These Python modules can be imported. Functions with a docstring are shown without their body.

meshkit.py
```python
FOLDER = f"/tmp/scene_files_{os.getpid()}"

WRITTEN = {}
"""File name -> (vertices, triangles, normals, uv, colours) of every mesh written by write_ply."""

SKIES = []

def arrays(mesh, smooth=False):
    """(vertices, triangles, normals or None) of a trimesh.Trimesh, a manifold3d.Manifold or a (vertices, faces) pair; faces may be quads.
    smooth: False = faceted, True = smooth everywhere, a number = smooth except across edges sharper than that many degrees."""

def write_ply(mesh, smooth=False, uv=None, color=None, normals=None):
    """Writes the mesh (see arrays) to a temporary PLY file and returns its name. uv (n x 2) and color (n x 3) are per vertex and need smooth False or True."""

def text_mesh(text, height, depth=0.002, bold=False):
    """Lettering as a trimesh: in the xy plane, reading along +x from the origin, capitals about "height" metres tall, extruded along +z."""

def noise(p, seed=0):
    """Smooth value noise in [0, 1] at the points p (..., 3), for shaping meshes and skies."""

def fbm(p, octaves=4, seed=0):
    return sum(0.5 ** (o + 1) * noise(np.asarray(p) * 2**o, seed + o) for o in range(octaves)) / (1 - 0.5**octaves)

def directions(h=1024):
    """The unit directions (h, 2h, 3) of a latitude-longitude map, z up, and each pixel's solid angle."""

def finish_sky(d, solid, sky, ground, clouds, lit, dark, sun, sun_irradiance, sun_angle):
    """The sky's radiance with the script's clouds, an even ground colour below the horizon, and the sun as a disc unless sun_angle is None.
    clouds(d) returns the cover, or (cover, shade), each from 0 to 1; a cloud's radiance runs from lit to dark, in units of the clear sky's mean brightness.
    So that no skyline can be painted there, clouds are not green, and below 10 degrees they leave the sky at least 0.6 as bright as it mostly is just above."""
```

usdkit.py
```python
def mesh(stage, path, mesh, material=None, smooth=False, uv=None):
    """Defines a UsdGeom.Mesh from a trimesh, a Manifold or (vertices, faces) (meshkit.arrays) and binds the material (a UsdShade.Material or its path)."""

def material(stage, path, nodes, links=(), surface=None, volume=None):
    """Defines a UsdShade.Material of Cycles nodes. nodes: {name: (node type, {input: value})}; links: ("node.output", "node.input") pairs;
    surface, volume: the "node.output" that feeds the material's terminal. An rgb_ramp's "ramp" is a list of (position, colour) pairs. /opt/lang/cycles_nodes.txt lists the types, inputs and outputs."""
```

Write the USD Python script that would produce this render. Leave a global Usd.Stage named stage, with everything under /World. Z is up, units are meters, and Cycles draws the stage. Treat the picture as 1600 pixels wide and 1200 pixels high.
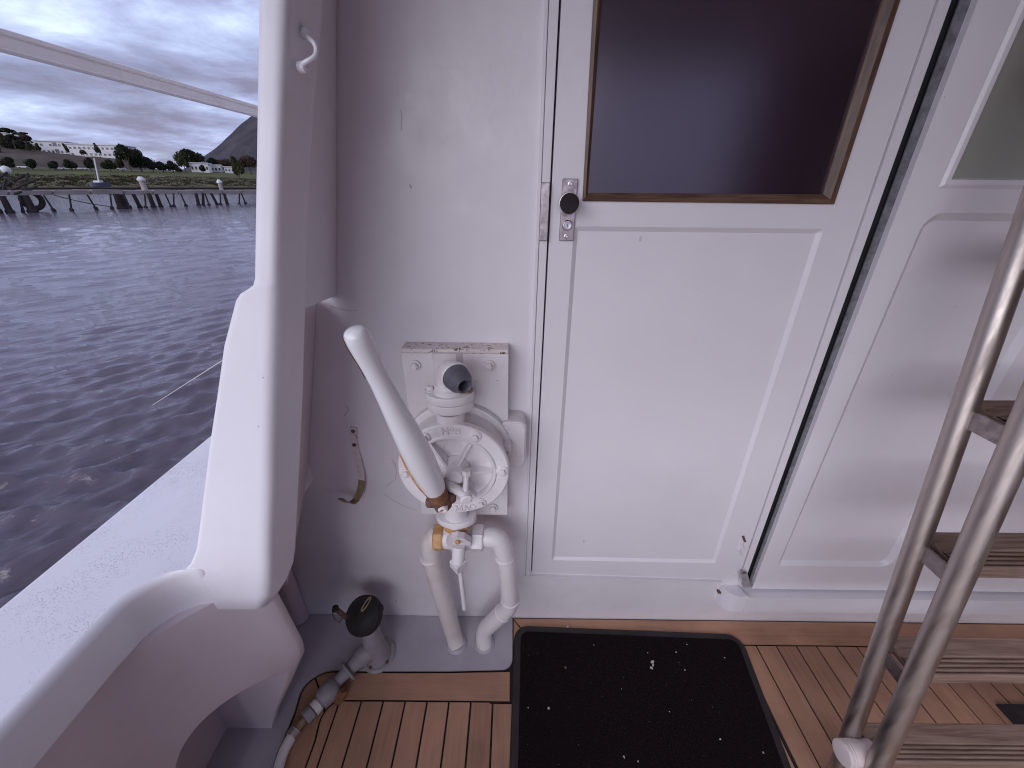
import math, random
import numpy as np, trimesh, manifold3d as m3, usdkit, meshkit
from shapely.geometry import Polygon, box as sbox, LineString
from shapely import affinity
from pxr import Usd, UsdGeom, UsdLux, UsdShade, Gf, Sdf, Vt

random.seed(7); RNG = np.random.default_rng(7)
stage = Usd.Stage.CreateInMemory()
UsdGeom.SetStageUpAxis(stage, 'Z'); UsdGeom.SetStageMetersPerUnit(stage, 1.0)
UsdGeom.Xform.Define(stage, '/World'); UsdGeom.Scope.Define(stage, '/World/Looks')

# ------------------------------------------------------------------ camera
F, TH, RO = 600.0, math.radians(27.1), 0.012            # lens in photo pixels (1600 wide), pitch, roll
CAM = np.array([0.0, 0.0, 1.3])
fw = np.array([0, math.cos(TH), -math.sin(TH)]); u0 = np.array([0, math.sin(TH), math.cos(TH)]); r0 = np.array([1.0, 0, 0])
rt = r0*math.cos(RO)+u0*math.sin(RO); up = u0*math.cos(RO)-r0*math.sin(RO)
cam = UsdGeom.Camera.Define(stage, '/World/camera')
cam.AddTransformOp().Set(Gf.Matrix4d(*rt, 0, *up, 0, *(-fw), 0, *CAM, 1))
cam.CreateHorizontalApertureAttr(36.0); cam.CreateVerticalApertureAttr(27.0); cam.CreateFocalLengthAttr(36.0*F/1600)
cam.CreateClippingRangeAttr((0.02, 20000.0)); cam.CreateFStopAttr(0.0)
cam.CreateExposureAttr(0.80)

# ------------------------------------------------------------------ sky and hazy sun (behind and left of the camera)
SUN = np.array([-0.42, -0.84, 0.36]); SUN /= np.linalg.norm(SUN)
el, rot = math.asin(SUN[2]), math.atan2(SUN[0], SUN[1])
N = {
 'tc': ('texture_coordinate', {}), 'sx': ('separate_xyz', {}),
 'za': ('math', {'math_type': 'add', 'value2': 0.11}), 'zm': ('math', {'math_type': 'maximum', 'value2': 0.0}),
 'dx': ('math', {'math_type': 'divide'}), 'dy': ('math', {'math_type': 'divide'}), 'cv': ('combine_xyz', {'z': 0.7}),
 'n1': ('noise_texture', {'scale': 0.65, 'detail': 9.0, 'roughness': 0.56, 'distortion': 0.35}),
 'n2': ('noise_texture', {'scale': 1.25, 'detail': 8.0, 'roughness': 0.6, 'distortion': 0.2}),
 'mpo': ('mapping', {'location': (7.3, 2.1, 0.0)}),
 'cr': ('rgb_ramp', {'ramp': [(0.32, (0.45,)*3), (0.45, (0.85,)*3), (0.56, (1.0,)*3)]}),
 'cc': ('rgb_ramp', {'ramp': [(0.28, (10.6, 12.4, 16.2)), (0.38, (7.6, 8.8, 12.8)), (0.50, (5.2, 5.7, 8.8)), (0.65, (3.4, 3.3, 4.9))]}),
 'sky': ('sky_texture', {'sky_type': 'single_scattering', 'sun_disc': False, 'sun_elevation': el, 'sun_rotation': rot}),
 'mx': ('mix_color', {}), 'tint': ('mix_color', {'blend_type': 'multiply', 'fac': 1.0, 'b': (0.85, 0.80, 1.0), 'use_clamp_result': False}),
 'bg': ('background_shader', {'strength': 0.05}),
}
L = [('tc.generated', 'sx.vector'), ('sx.z', 'zm.value1'), ('zm.value', 'za.value1'), ('sx.x', 'dx.value1'), ('za.value', 'dx.value2'),
     ('sx.y', 'dy.value1'), ('za.value', 'dy.value2'), ('dx.value', 'cv.x'), ('dy.value', 'cv.y'), ('cv.vector', 'n1.vector'),
     ('cv.vector', 'mpo.vector'), ('mpo.vector', 'n2.vector'), ('n1.fac', 'cr.fac'), ('n2.fac', 'cc.fac'),
     ('cr.color', 'mx.fac'), ('sky.color', 'tint.a'), ('tint.result', 'mx.a'), ('cc.color', 'mx.b'), ('mx.result', 'bg.color')]
skym = usdkit.material(stage, '/World/Looks/sky_clouds', N, L, surface='bg.background')
dome = UsdLux.DomeLight.Define(stage, '/World/sky')
UsdShade.MaterialBindingAPI.Apply(dome.GetPrim()).Bind(skym)
dome.GetPrim().SetCustomDataByKey('kind', 'structure')
sun = UsdLux.DistantLight.Define(stage, '/World/sun')
zx = SUN; xx = np.cross([0, 0, 1], zx); xx /= np.linalg.norm(xx); yx = np.cross(zx, xx)
sun.AddTransformOp().Set(Gf.Matrix4d(*xx, 0, *yx, 0, *zx, 0, 0, 0, 0, 1))
sun.CreateIntensityAttr(0.40); sun.CreateAngleAttr(65.0); sun.CreateColorAttr(Gf.Vec3f(0.94, 0.93, 1.0)); sun.CreateNormalizeAttr(True)

# ------------------------------------------------------------------ placing: a photo pixel on a real plane -> a point of the place
def ray(px, py): return fw + rt*(px-800)/F - up*(py-600)/F
def onp(px, py, n, c):
    d = ray(px, py); n = np.asarray(n, float); return CAM + d*((c-n@CAM)/(n@d))
def Y(px, py, y): return onp(px, py, (0, 1, 0), y)
def Z(px, py, z): return onp(px, py, (0, 0, 1), z)
def X(px, py, x): return onp(px, py, (1, 0, 0), x)
def atR(px, py, R):
    d = ray(px, py); return CAM + d*(R/math.hypot(d[0], d[1]))

# ------------------------------------------------------------------ scene tree helpers
USED = {}
def numbered(path):
    k = USED.get(path, -1)+1; USED[path] = k
    return path if k == 0 else f'{path}_{k:03d}'
def keys(p, **kw):
    for k, v in kw.items():
        if v: p.SetCustomDataByKey(k, v)
    return p
def thing(name, label, cat, loc=(0, 0, 0), group=None, kind=None):
    x = UsdGeom.Xform.Define(stage, numbered('/World/'+name)); x.AddTranslateOp().Set(Gf.Vec3d(*map(float, loc)))
    x.origin = np.asarray(loc, float)
    keys(x.GetPrim(), label=label, category=cat, group=group, kind=kind)
    ORI[str(x.GetPath())] = np.asarray(loc, float)
    return str(x.GetPath())
ORI = {}
def obj(name, mesh, mat, parent=None, smooth=30, label=None, cat=None, group=None, kind=None):
    """one Mesh prim, given in world coordinates; parent is the path of its thing, part or setting piece"""
    v, f = (mesh.vertices, mesh.faces) if hasattr(mesh, 'faces') else meshkit.arrays(mesh)[:2]
    o = ORI.get(parent, np.zeros(3)) if parent else np.zeros(3)
    tm = trimesh.Trimesh(np.asarray(v)-o, f, process=False)
    path = numbered((parent or '/World')+'/'+name)
    m = usdkit.mesh(stage, path, tm, M[mat], smooth=smooth)
    ORI[path] = o
    keys(m.GetPrim(), label=label, category=cat, group=group, kind=kind)
    return path
def cat_(*ms): return trimesh.util.concatenate([trimesh.Trimesh(*(meshkit.arrays(m)[:2]), process=False) for m in ms])

# ------------------------------------------------------------------ shapes
def box(x0, x1, y0, y1, z0, z1, b=0.0):
    if b <= 0:
        m = trimesh.creation.box(extents=(x1-x0, y1-y0, z1-z0)); m.apply_translation(((x0+x1)/2, (y0+y1)/2, (z0+z1)/2)); return m
    p = []
    for sx in (0, 1):
        for sy in (0, 1):
            for sz in (0, 1):
                c = np.array([(x0, x1)[sx], (y0, y1)[sy], (z0, z1)[sz]], float); s = np.array([1-2*sx, 1-2*sy, 1-2*sz])
                for k in range(3):
                    q = c.copy()
                    for j in range(3):
                        if j != k: q[j] += s[j]*b
                    p.append(q)
    return trimesh.convex.convex_hull(np.array(p))
def hull(pts): return trimesh.convex.convex_hull(np.asarray(pts, float))
def ext_xz(poly, yb, yf):
    """polygon drawn on a wall (x, z), from back plane yb to front plane yf < yb"""
    if not hasattr(poly, 'exterior'): poly = Polygon(poly)
    m = trimesh.creation.extrude_polygon(poly, yb-yf, engine='earcut')
    v = m.vertices.copy(); m.vertices = np.c_[v[:, 0], yb-v[:, 2], v[:, 1]]; return m
def ext_xy(poly, z0, z1):
    if not hasattr(poly, 'exterior'): poly = Polygon(poly)
    m = trimesh.creation.extrude_polygon(poly, z1-z0, engine='earcut'); m.apply_translation((0, 0, z0)); return m
def loft(rings, cap=True, closed=True):
    rings = [np.asarray(r, float) for r in rings]; n = len(rings[0]); V = np.vstack(rings); Fc = []
    for i in range(len(rings)-1):
        for j in range(n if closed else n-1):
            a, b = i*n+j, i*n+(j+1) % n
            Fc += [(a, b, b+n), (a, b+n, a+n)]
    if cap:
        for base, rev in ((0, True), ((len(rings)-1)*n, False)):
            c = len(V); V = np.vstack([V, V[base:base+n].mean(0)])
            for j in range(n):
                a, b = base+j, base+(j+1) % n
                Fc.append((c, b, a) if rev else (c, a, b))
    m = trimesh.Trimesh(V, np.array(Fc), process=False)
    if m.volume < 0: m.invert()
    return m
def frame_of(t):
    t = np.asarray(t, float)/np.linalg.norm(t); a = np.array([0, 0, 1.0]) if abs(t[2]) < 0.9 else np.array([1.0, 0, 0])
    n = np.cross(a, t); n /= np.linalg.norm(n); return n, np.cross(t, n)
def tube(path, rad, n=16, cap=True):
    P = np.asarray(path, float); rad = np.full(len(P), rad) if np.ndim(rad) == 0 else np.asarray(rad, float)
    T = np.gradient(P, axis=0); T /= np.linalg.norm(T, axis=1)[:, None]
    u, v = frame_of(T[0]); rings = []
    for p, t, r in zip(P, T, rad):
        u = u-t*(u@t); u /= np.linalg.norm(u); v = np.cross(t, u)
        a = np.linspace(0, 2*np.pi, n, endpoint=False)
        rings.append(p+r*(np.cos(a)[:, None]*u+np.sin(a)[:, None]*v))
    return loft(rings, cap)
def spline(pts, n=24):
    from scipy.interpolate import CubicSpline
    P = np.asarray(pts, float); s = np.r_[0, np.cumsum(np.linalg.norm(np.diff(P, axis=0), axis=1))]
    return CubicSpline(s, P)(np.linspace(0, s[-1], n))
def bend(pts, r, k=8):
    """polyline with rounded corners"""
    P = [np.asarray(p, float) for p in pts]; out = [P[0]]
    for a, b, c in zip(P, P[1:], P[2:]):
        d0, d1 = (a-b)/np.linalg.norm(a-b), (c-b)/np.linalg.norm(c-b); s, e = b+d0*r, b+d1*r
        for t in np.linspace(0, 1, k): out.append((1-t)**2*s+2*t*(1-t)*b+t*t*e)
    return np.array(out+[P[-1]])
def lathe(prof, org, axis, n=28):
    """prof: (radius, distance along axis) pairs"""
    u, v = frame_of(axis); t = np.asarray(axis, float)/np.linalg.norm(axis); a = np.linspace(0, 2*np.pi, n, endpoint=False)
    return loft([np.asarray(org)+t*h+max(r, 1e-4)*(np.cos(a)[:, None]*u+np.sin(a)[:, None]*v) for r, h in prof])
def hexbolt(c, axis, r, h, washer=True):
    c = np.asarray(c, float); t = np.asarray(axis, float)/np.linalg.norm(axis)
    m = [lathe([(r, 0), (r, h*.8), (r*.8, h)], c, t, 6)]
    if washer: m.append(lathe([(r*1.5, -0.0005), (r*1.5, h*.22)], c, t, 18))
    return cat_(*m)
def mf(m): return m3.Manifold(m3.Mesh(np.asarray(m.vertices, np.float32), np.asarray(m.faces, np.uint32)))
def weld(m): m = trimesh.Trimesh(m.vertices, m.faces, process=True); m.merge_vertices(); m.fix_normals(); return m
def untm(a): return trimesh.Trimesh(*meshkit.arrays(a)[:2], process=False)
def rrect(x0, x1, z0, z1, r): return sbox(x0+r, z0+r, x1-r, z1-r).buffer(r, quad_segs=6)
def inset_ring(poly, d0, y0, d1, y1):
    """sloping band between two insets of the same outline: a moulded edge"""
    c = np.array(poly.exterior.coords)[:-1]; n = len(c); e = np.roll(c, -1, 0)-c; e /= np.linalg.norm(e, axis=1)[:, None]
    sgn = 1 if poly.exterior.is_ccw else -1
    nr = np.c_[-e[:, 1], e[:, 0]]*sgn; pv = np.roll(nr, 1, 0); mt = (nr+pv); mt /= np.maximum((mt*nr).sum(1), .2)[:, None]*1.0
    A, B = c+mt*d0, c+mt*d1
    V = np.r_[np.c_[A[:, 0], np.full(n, y0), A[:, 1]], np.c_[B[:, 0], np.full(n, y1), B[:, 1]]]
    Fc = []
    for j in range(n):
        k = (j+1) % n; Fc += [(j, k, n+k), (j, n+k, n+j)]
    m = trimesh.Trimesh(V, Fc, process=False)
    if m.face_normals[:, 1].mean() > 0: m.invert()
    return m

# ------------------------------------------------------------------ materials
M = {}
def mat(name, nodes, links, surface='p.BSDF', **k): M[name] = usdkit.material(stage, '/World/Looks/'+name, nodes, links, surface=surface, **k)
def paint(name, col, dirt, rough=0.35, amount=0.35, scale=3.0, specks=0.0, bump=0.15, chip=None, edge=0.0015, chipcol=(0.12, 0.07, 0.045), bscale=90.0, coat=0.0):
    n = {'g': ('geometry', {}), 'n1': ('noise_texture', {'scale': scale, 'detail': 6.0, 'roughness': 0.62}),
         'r1': ('rgb_ramp', {'ramp': [(0.42, (0,)*3), (0.78, (amount,)*3)]}),
         'm1': ('mix_color', {'a': col, 'b': dirt}), 'n2': ('noise_texture', {'scale': bscale, 'detail': 3.0}),
         'b': ('bump', {'strength': bump, 'distance': 0.002}), 'p': ('principled_bsdf', {'roughness': rough, 'coat_weight': coat}),
         'nr': ('noise_texture', {'scale': 14.0, 'detail': 4.0}), 'rr': ('map_range', {'to_min': rough*0.8, 'to_max': rough*1.35, 'from_min': .3, 'from_max': .7})}
    l = [('g.position', 'n1.vector'), ('g.position', 'n2.vector'), ('g.position', 'nr.vector'), ('nr.fac', 'rr.value'), ('rr.result', 'p.roughness'), ('n1.fac', 'r1.fac'), ('r1.color', 'm1.fac'), ('n2.fac', 'b.height'), ('b.normal', 'p.normal')]
    last = 'm1.result'
    if edge: n['bv'] = ('bevel', {'radius': edge, 'samples': 4}); l.append(('bv.bevel', 'b.normal'))
    if specks:
        n['v'] = ('voronoi_texture', {'scale': 300.0, 'randomness': 1.0}); n['vr'] = ('rgb_ramp', {'ramp': [(0.20, (specks,)*3), (0.32, (0,)*3)]})
        n['sn'] = ('separate_xyz', {}); n['gt'] = ('math', {'math_type': 'greater_than', 'value2': 0.985}); n['mg'] = ('math', {'math_type': 'multiply'}); l.extend([('g.normal', 'sn.vector'), ('sn.z', 'gt.value1'), ('mm.value', 'mg.value1'), ('gt.value', 'mg.value2')])
        n['n3'] = ('noise_texture', {'scale': 9.0, 'detail': 4.0}); n['r3'] = ('rgb_ramp', {'ramp': [(0.40, (0,)*3), (0.60, (1,)*3)]})
        n['mm'] = ('math', {'math_type': 'multiply'}); n['m2'] = ('mix_color', {'b': (0.16, 0.17, 0.15)})
        l += [('g.position', 'v.vector'), ('v.distance', 'vr.fac'), ('g.position', 'n3.vector'), ('n3.fac', 'r3.fac'), ('vr.color', 'mm.value1'), ('r3.color', 'mm.value2'), ('mg.value', 'm2.fac'), (last, 'm2.a')]; last = 'm2.result'
    if chip is not None:                                   # flaked paint: (threshold, noise scale)
        n['n4'] = ('noise_texture', {'scale': chip[1], 'detail': 5.0, 'roughness': 0.7}); n['r4'] = ('rgb_ramp', {'ramp': [(chip[0], (0,)*3), (chip[0]+0.025, (1,)*3)]})
        n['m4'] = ('mix_color', {'b': chipcol})
        l += [('g.position', 'n4.vector'), ('n4.fac', 'r4.fac'), ('r4.color', 'm4.fac'), (last, 'm4.a')]; last = 'm4.result'
    l.append((last, 'p.base_color')); mat(name, n, l)
W = (0.80, 0.757, 0.79)
paint('wall_paint', W, (0.66, 0.59, 0.60), 0.30, 0.50, 3.2, bump=0.2, bscale=60.0, chip=(0.705, 55.0))
paint('door_paint', (0.80, 0.765, 0.805), (0.69, 0.63, 0.66), 0.28, 0.45, 3.5, bump=0.06, chip=(0.715, 48.0))
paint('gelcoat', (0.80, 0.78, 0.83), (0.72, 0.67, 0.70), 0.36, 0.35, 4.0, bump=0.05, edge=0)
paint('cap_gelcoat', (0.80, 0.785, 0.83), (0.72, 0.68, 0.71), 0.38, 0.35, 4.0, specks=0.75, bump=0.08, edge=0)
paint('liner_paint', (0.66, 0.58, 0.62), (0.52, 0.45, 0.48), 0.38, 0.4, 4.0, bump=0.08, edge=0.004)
paint('deck_paint', (0.47, 0.44, 0.49), (0.33, 0.29, 0.33), 0.45, 0.6, 6.0, bump=0.2, chip=(0.72, 60.0), chipcol=(.2, .18, .19))
paint('pump_paint', (0.80, 0.76, 0.77), (0.70, 0.62, 0.58), 0.33, 0.45, 12.0, bump=0.5, bscale=120.0, chip=(0.70, 80.0), chipcol=(0.16, 0.09, 0.06))
paint('board_paint', (0.79, 0.755, 0.765), (0.69, 0.61, 0.58), 0.36, 0.5, 10.0, bump=0.7, bscale=70.0, chip=(0.685, 60.0), chipcol=(0.17, 0.08, 0.06))
paint('board_flaked', (0.76, 0.70, 0.69), (0.62, 0.50, 0.45), 0.42, 0.6, 14.0, bump=0.7, bscale=90.0, chip=(0.57, 75.0), chipcol=(0.15, 0.075, 0.055))
paint('handle_paint', (0.82, 0.81, 0.83), (0.76, 0.72, 0.70), 0.22, 0.25, 12.0, bump=0.05, coat=0.3)
paint('pipe_stained', (0.78, 0.74, 0.74), (0.60, 0.50, 0.36), 0.36, 0.6, 9.0, bump=0.2, chip=(0.72, 60.0))
paint('orange_stain', (0.55, 0.28, 0.09), (0.72, 0.58, 0.40), 0.5, 0.8, 45.0, bump=0.5)
paint('rust', (0.20, 0.085, 0.04), (0.42, 0.20, 0.08), 0.75, 0.9, 70.0, bump=1.0, bscale=160.0)
paint('dark_rust', (0.10, 0.055, 0.05), (0.26, 0.13, 0.08), 0.7, 0.8, 60.0, bump=0.8, bscale=140.0)
paint('brass_worn', (0.30, 0.22, 0.12), (0.10, 0.07, 0.05), 0.5, 0.9, 80.0, bump=0.6)
paint('strap_paint', (0.70, 0.64, 0.66), (0.45, 0.36, 0.33), 0.45, 0.6, 60.0, bump=0.6, chip=(0.62, 110.0))
paint('grey_cast', (0.33, 0.30, 0.32), (0.22, 0.19, 0.20), 0.5, 0.7, 30.0, bump=0.4)
paint('grey_plastic', (0.10, 0.095, 0.12), (0.20, 0.185, 0.21), 0.5, 0.5, 40.0, bump=0.1)
paint('black_plastic', (0.013, 0.009, 0.011), (0.026, 0.020, 0.022), 0.68, 0.6, 30.0, bump=0.15)
paint('rubber_edge', (0.020, 0.016, 0.018), (0.045, 0.036, 0.038), 0.6, 0.6, 25.0, bump=0.2)
paint('seal_rubber', (0.012, 0.011, 0.014), (0.03, 0.028, 0.032), 0.55, 0.5, 25.0, bump=0.2)
paint('caulk', (0.013, 0.011, 0.011), (0.03, 0.025, 0.022), 0.7, 0.6, 30.0, bump=0.2, edge=0)
paint('hose_white', (0.72, 0.68, 0.68), (0.55, 0.49, 0.47), 0.35, 0.5, 18.0, bump=0.1)
paint('cap_plastic', (0.80, 0.70, 0.68), (0.66, 0.54, 0.52), 0.42, 0.4, 25.0, bump=0.1)
paint('flake_white', (0.50, 0.47, 0.45), (0.4, 0.36, 0.33), 0.6, 0.7, 200.0, bump=0.3, edge=0)
paint('flake_red', (0.22, 0.09, 0.08), (0.12, 0.06, 0.05), 0.6, 0.7, 200.0, bump=0.3, edge=0)
paint('dark_interior', (0.035, 0.025, 0.03), (0.02, 0.015, 0.02), 0.7, 0.5, 2.0, edge=0)
paint('crack', (0.40, 0.35, 0.36), (0.30, 0.25, 0.26), 0.7, 0.6, 60.0, edge=0)
paint('rail_paint', (0.82, 0.77, 0.74), (0.62, 0.55, 0.51), 0.35, 0.5, 8.0, bump=0.05)
paint('side_screen', (0.17, 0.10, 0.085), (0.12, 0.07, 0.06), 0.5, 0.4, 2.0, edge=0)
paint('roof_paint', (0.74, 0.72, 0.74), (0.6, 0.57, 0.57), 0.5, 0.4, 2.0, edge=0)
paint('rope', (0.55, 0.52, 0.50), (0.35, 0.32, 0.30), 0.8, 0.6, 60.0, bump=0.5, edge=0)
paint('pier_timber', (0.014, 0.010, 0.010), (0.035, 0.026, 0.024), 0.85, 0.8, 2.0, bump=0.6, bscale=8.0, edge=0)
paint('pier_concrete', (0.30, 0.26, 0.25), (0.16, 0.13, 0.12), 0.85, 0.8, 0.8, bump=0.5, bscale=6.0, edge=0)
paint('far_white', (0.52, 0.51, 0.53), (0.38, 0.36, 0.35), 0.7, 0.6, 0.15, edge=0, bump=0)
paint('far_glass', (0.03, 0.035, 0.045), (0.06, 0.065, 0.08), 0.25, 0.5, 0.5, edge=0, bump=0)
paint('far_roof', (0.50, 0.50, 0.52), (0.32, 0.31, 0.31), 0.7, 0.5, 0.2, edge=0, bump=0)
paint('car_white', (0.60, 0.60, 0.62), (0.5, 0.5, 0.5), 0.3, 0.5, 0.5, edge=0, bump=0)
paint('car_dark', (0.05, 0.05, 0.06), (0.08, 0.07, 0.07), 0.3, 0.5, 0.5, edge=0, bump=0)
paint('trunk_bark', (0.06, 0.045, 0.035), (0.10, 0.08, 0.06), 0.9, 0.6, 1.0, edge=0)
paint('hull_navy', (0.03, 0.035, 0.06), (0.05, 0.05, 0.07), 0.3, 0.5, 1.0, edge=0)

def wood(name, stops, sc, rough=0.55, bump=0.35, rnd=0.35, streak=0.0):
    """long grain: sc scales the noise along x, y, z (small along the grain)"""
    n = {'g': ('geometry', {}), 'oi': ('object_info', {}), 'off': ('combine_xyz', {}), 'mu': ('math', {'math_type': 'multiply', 'value2': 37.0}),
         'va': ('vector_math', {'math_type': 'add'}), 'mp': ('mapping', {'scale': sc}),
         'n1': ('noise_texture', {'scale': 1.0, 'detail': 8.0, 'roughness': 0.65, 'distortion': 0.6}), 'r': ('rgb_ramp', {'ramp': stops}),
         'n2': ('noise_texture', {'scale': 5.0, 'detail': 5.0, 'roughness': 0.6}), 'r2': ('rgb_ramp', {'ramp': [(0.3, (0.72,)*3), (0.7, (1.12,)*3)]}),
         'm': ('mix_color', {'blend_type': 'multiply', 'fac': 1.0, 'use_clamp': False} if False else {'blend_type': 'multiply', 'fac': 1.0}),
         'rv': ('map_range', {'to_min': 1.0-rnd, 'to_max': 1.0+rnd*0.35}), 'm2': ('mix_color', {'blend_type': 'multiply', 'fac': 1.0}),
         'b': ('bump', {'strength': bump, 'distance': 0.002}), 'bv': ('bevel', {'radius': 0.0012, 'samples': 4}), 'p': ('principled_bsdf', {'roughness': rough})}
    l = [('oi.random', 'mu.value1'), ('mu.value', 'off.x'), ('mu.value', 'off.y'), ('mu.value', 'off.z'), ('g.position', 'va.vector1'), ('off.vector', 'va.vector2'), ('va.vector', 'mp.vector'), ('mp.vector', 'n1.vector'),
         ('n1.fac', 'r.fac'), ('g.position', 'n2.vector'), ('n2.fac', 'r2.fac'), ('r.color', 'm.a'), ('r2.color', 'm.b'), ('oi.random', 'rv.value'), ('m.result', 'm2.a'), ('rv.result', 'm2.b'),
         ('m2.result', 'p.base_color'), ('n1.fac', 'b.height'), ('bv.bevel', 'b.normal'), ('b.normal', 'p.normal')]
    mat(name, n, l)
TEAK = [(0.20, (0.32, 0.165, 0.100)), (0.42, (0.45, 0.245, 0.155)), (0.60, (0.49, 0.272, 0.175)), (0.82, (0.37, 0.197, 0.125))]
wood('teak_along', TEAK, (70, 3.5, 70), rnd=.16); wood('teak_across', TEAK, (3.5, 70, 70), rnd=.16)
FR = [(0.28, (0.035, 0.018, 0.014)), (0.48, (0.125, 0.068, 0.045)), (0.62, (0.20, 0.118, 0.08)), (0.8, (0.06, 0.03, 0.022))]
wood('frame_upright', FR, (110, 110, 9), 0.42, 0.4, 0.1); wood('frame_level', FR, (9, 110, 110), 0.42, 0.4, 0.1)
TR = [(0.22, (0.10, 0.058, 0.042)), (0.42, (0.26, 0.165, 0.125)), (0.58, (0.35, 0.245, 0.195)), (0.78, (0.18, 0.105, 0.080))]
wood('tread_wood', TR, (5, 90, 90), 0.8, 0.9, 0.15)
wood('pole_wood', [(0.3, (0.70, 0.65, 0.62)), (0.6, (0.82, 0.79, 0.77))], (40, 3, 40), 0.4, 0.1, 0.1)

def metal(name, col, dirt, rough, scale, sc=(1, 1, 1), amount=0.6, bump=0.1, metallic=1.0):
    n = {'g': ('geometry', {}), 'mp': ('mapping', {'scale': sc}), 'n': ('noise_texture', {'scale': scale, 'detail': 6.0, 'roughness': 0.65}),
         'r': ('rgb_ramp', {'ramp': [(0.38, (0,)*3), (0.68, (amount,)*3)]}), 'm': ('mix_color', {'a': col, 'b': dirt}),
         'rr': ('map_range', {'from_min': 0.3, 'from_max': 0.7, 'to_min': rough*0.75, 'to_max': rough*1.5}),
         'b': ('bump', {'strength': bump, 'distance': 0.001}), 'bv': ('bevel', {'radius': 0.001, 'samples': 4}), 'p': ('principled_bsdf', {'metallic': metallic})}
    mat(name, n, [('g.position', 'mp.vector'), ('mp.vector', 'n.vector'), ('n.fac', 'r.fac'), ('r.color', 'm.fac'), ('m.result', 'p.base_color'), ('n.fac', 'rr.value'), ('rr.result', 'p.roughness'),
                  ('n.fac', 'b.height'), ('bv.bevel', 'b.normal'), ('b.normal', 'p.normal')])
metal('stainless', (0.56, 0.50, 0.46), (0.44, 0.38, 0.345), 0.42, 60.0, (1, 1, 0.10), 0.45)
metal('steel_flat', (0.42, 0.36, 0.35), (0.26, 0.21, 0.20), 0.38, 60.0)
metal('galvanised', (0.24, 0.24, 0.265), (0.10, 0.095, 0.10), 0.55, 55.0, (1, 1, 1), 0.8, 0.4, metallic=0.35)
metal('lock_steel', (0.42, 0.37, 0.38), (0.20, 0.16, 0.17), 0.34, 80.0)
metal('chrome_ring', (0.70, 0.66, 0.66), (0.4, 0.36, 0.36), 0.2, 90.0, amount=0.3)

def pane(name, tint, rough, fac, body, bodyfac, ior=2.1, gloss=(1, 1, 1)):
    n = {'t': ('transparent_bsdf', {'color': tint}), 'gl': ('glossy_bsdf', {'color': gloss, 'roughness': rough}), 'fr': ('fresnel', {'IOR': ior}),
         'mx': ('mix_closure', {}), 'd': ('diffuse_bsdf', {'color': body}), 'm2': ('mix_closure', {'fac': bodyfac})}
    mat(name, n, [('t.BSDF', 'm2.closure1'), ('d.BSDF', 'm2.closure2'), ('fr.fac', 'mx.fac'), ('m2.closure', 'mx.closure1'), ('gl.BSDF', 'mx.closure2')], surface='mx.closure')
pane('tinted_glass', (0.20, 0.12, 0.17), 0.20, 1, (0.13, 0.07, 0.12), 0.12, 2.1, (1.0, 0.86, 0.97))
pane('frosted_glass', (0.45, 0.46, 0.42), 0.18, 1, (0.40, 0.40, 0.36), 0.88, 1.45)

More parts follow.
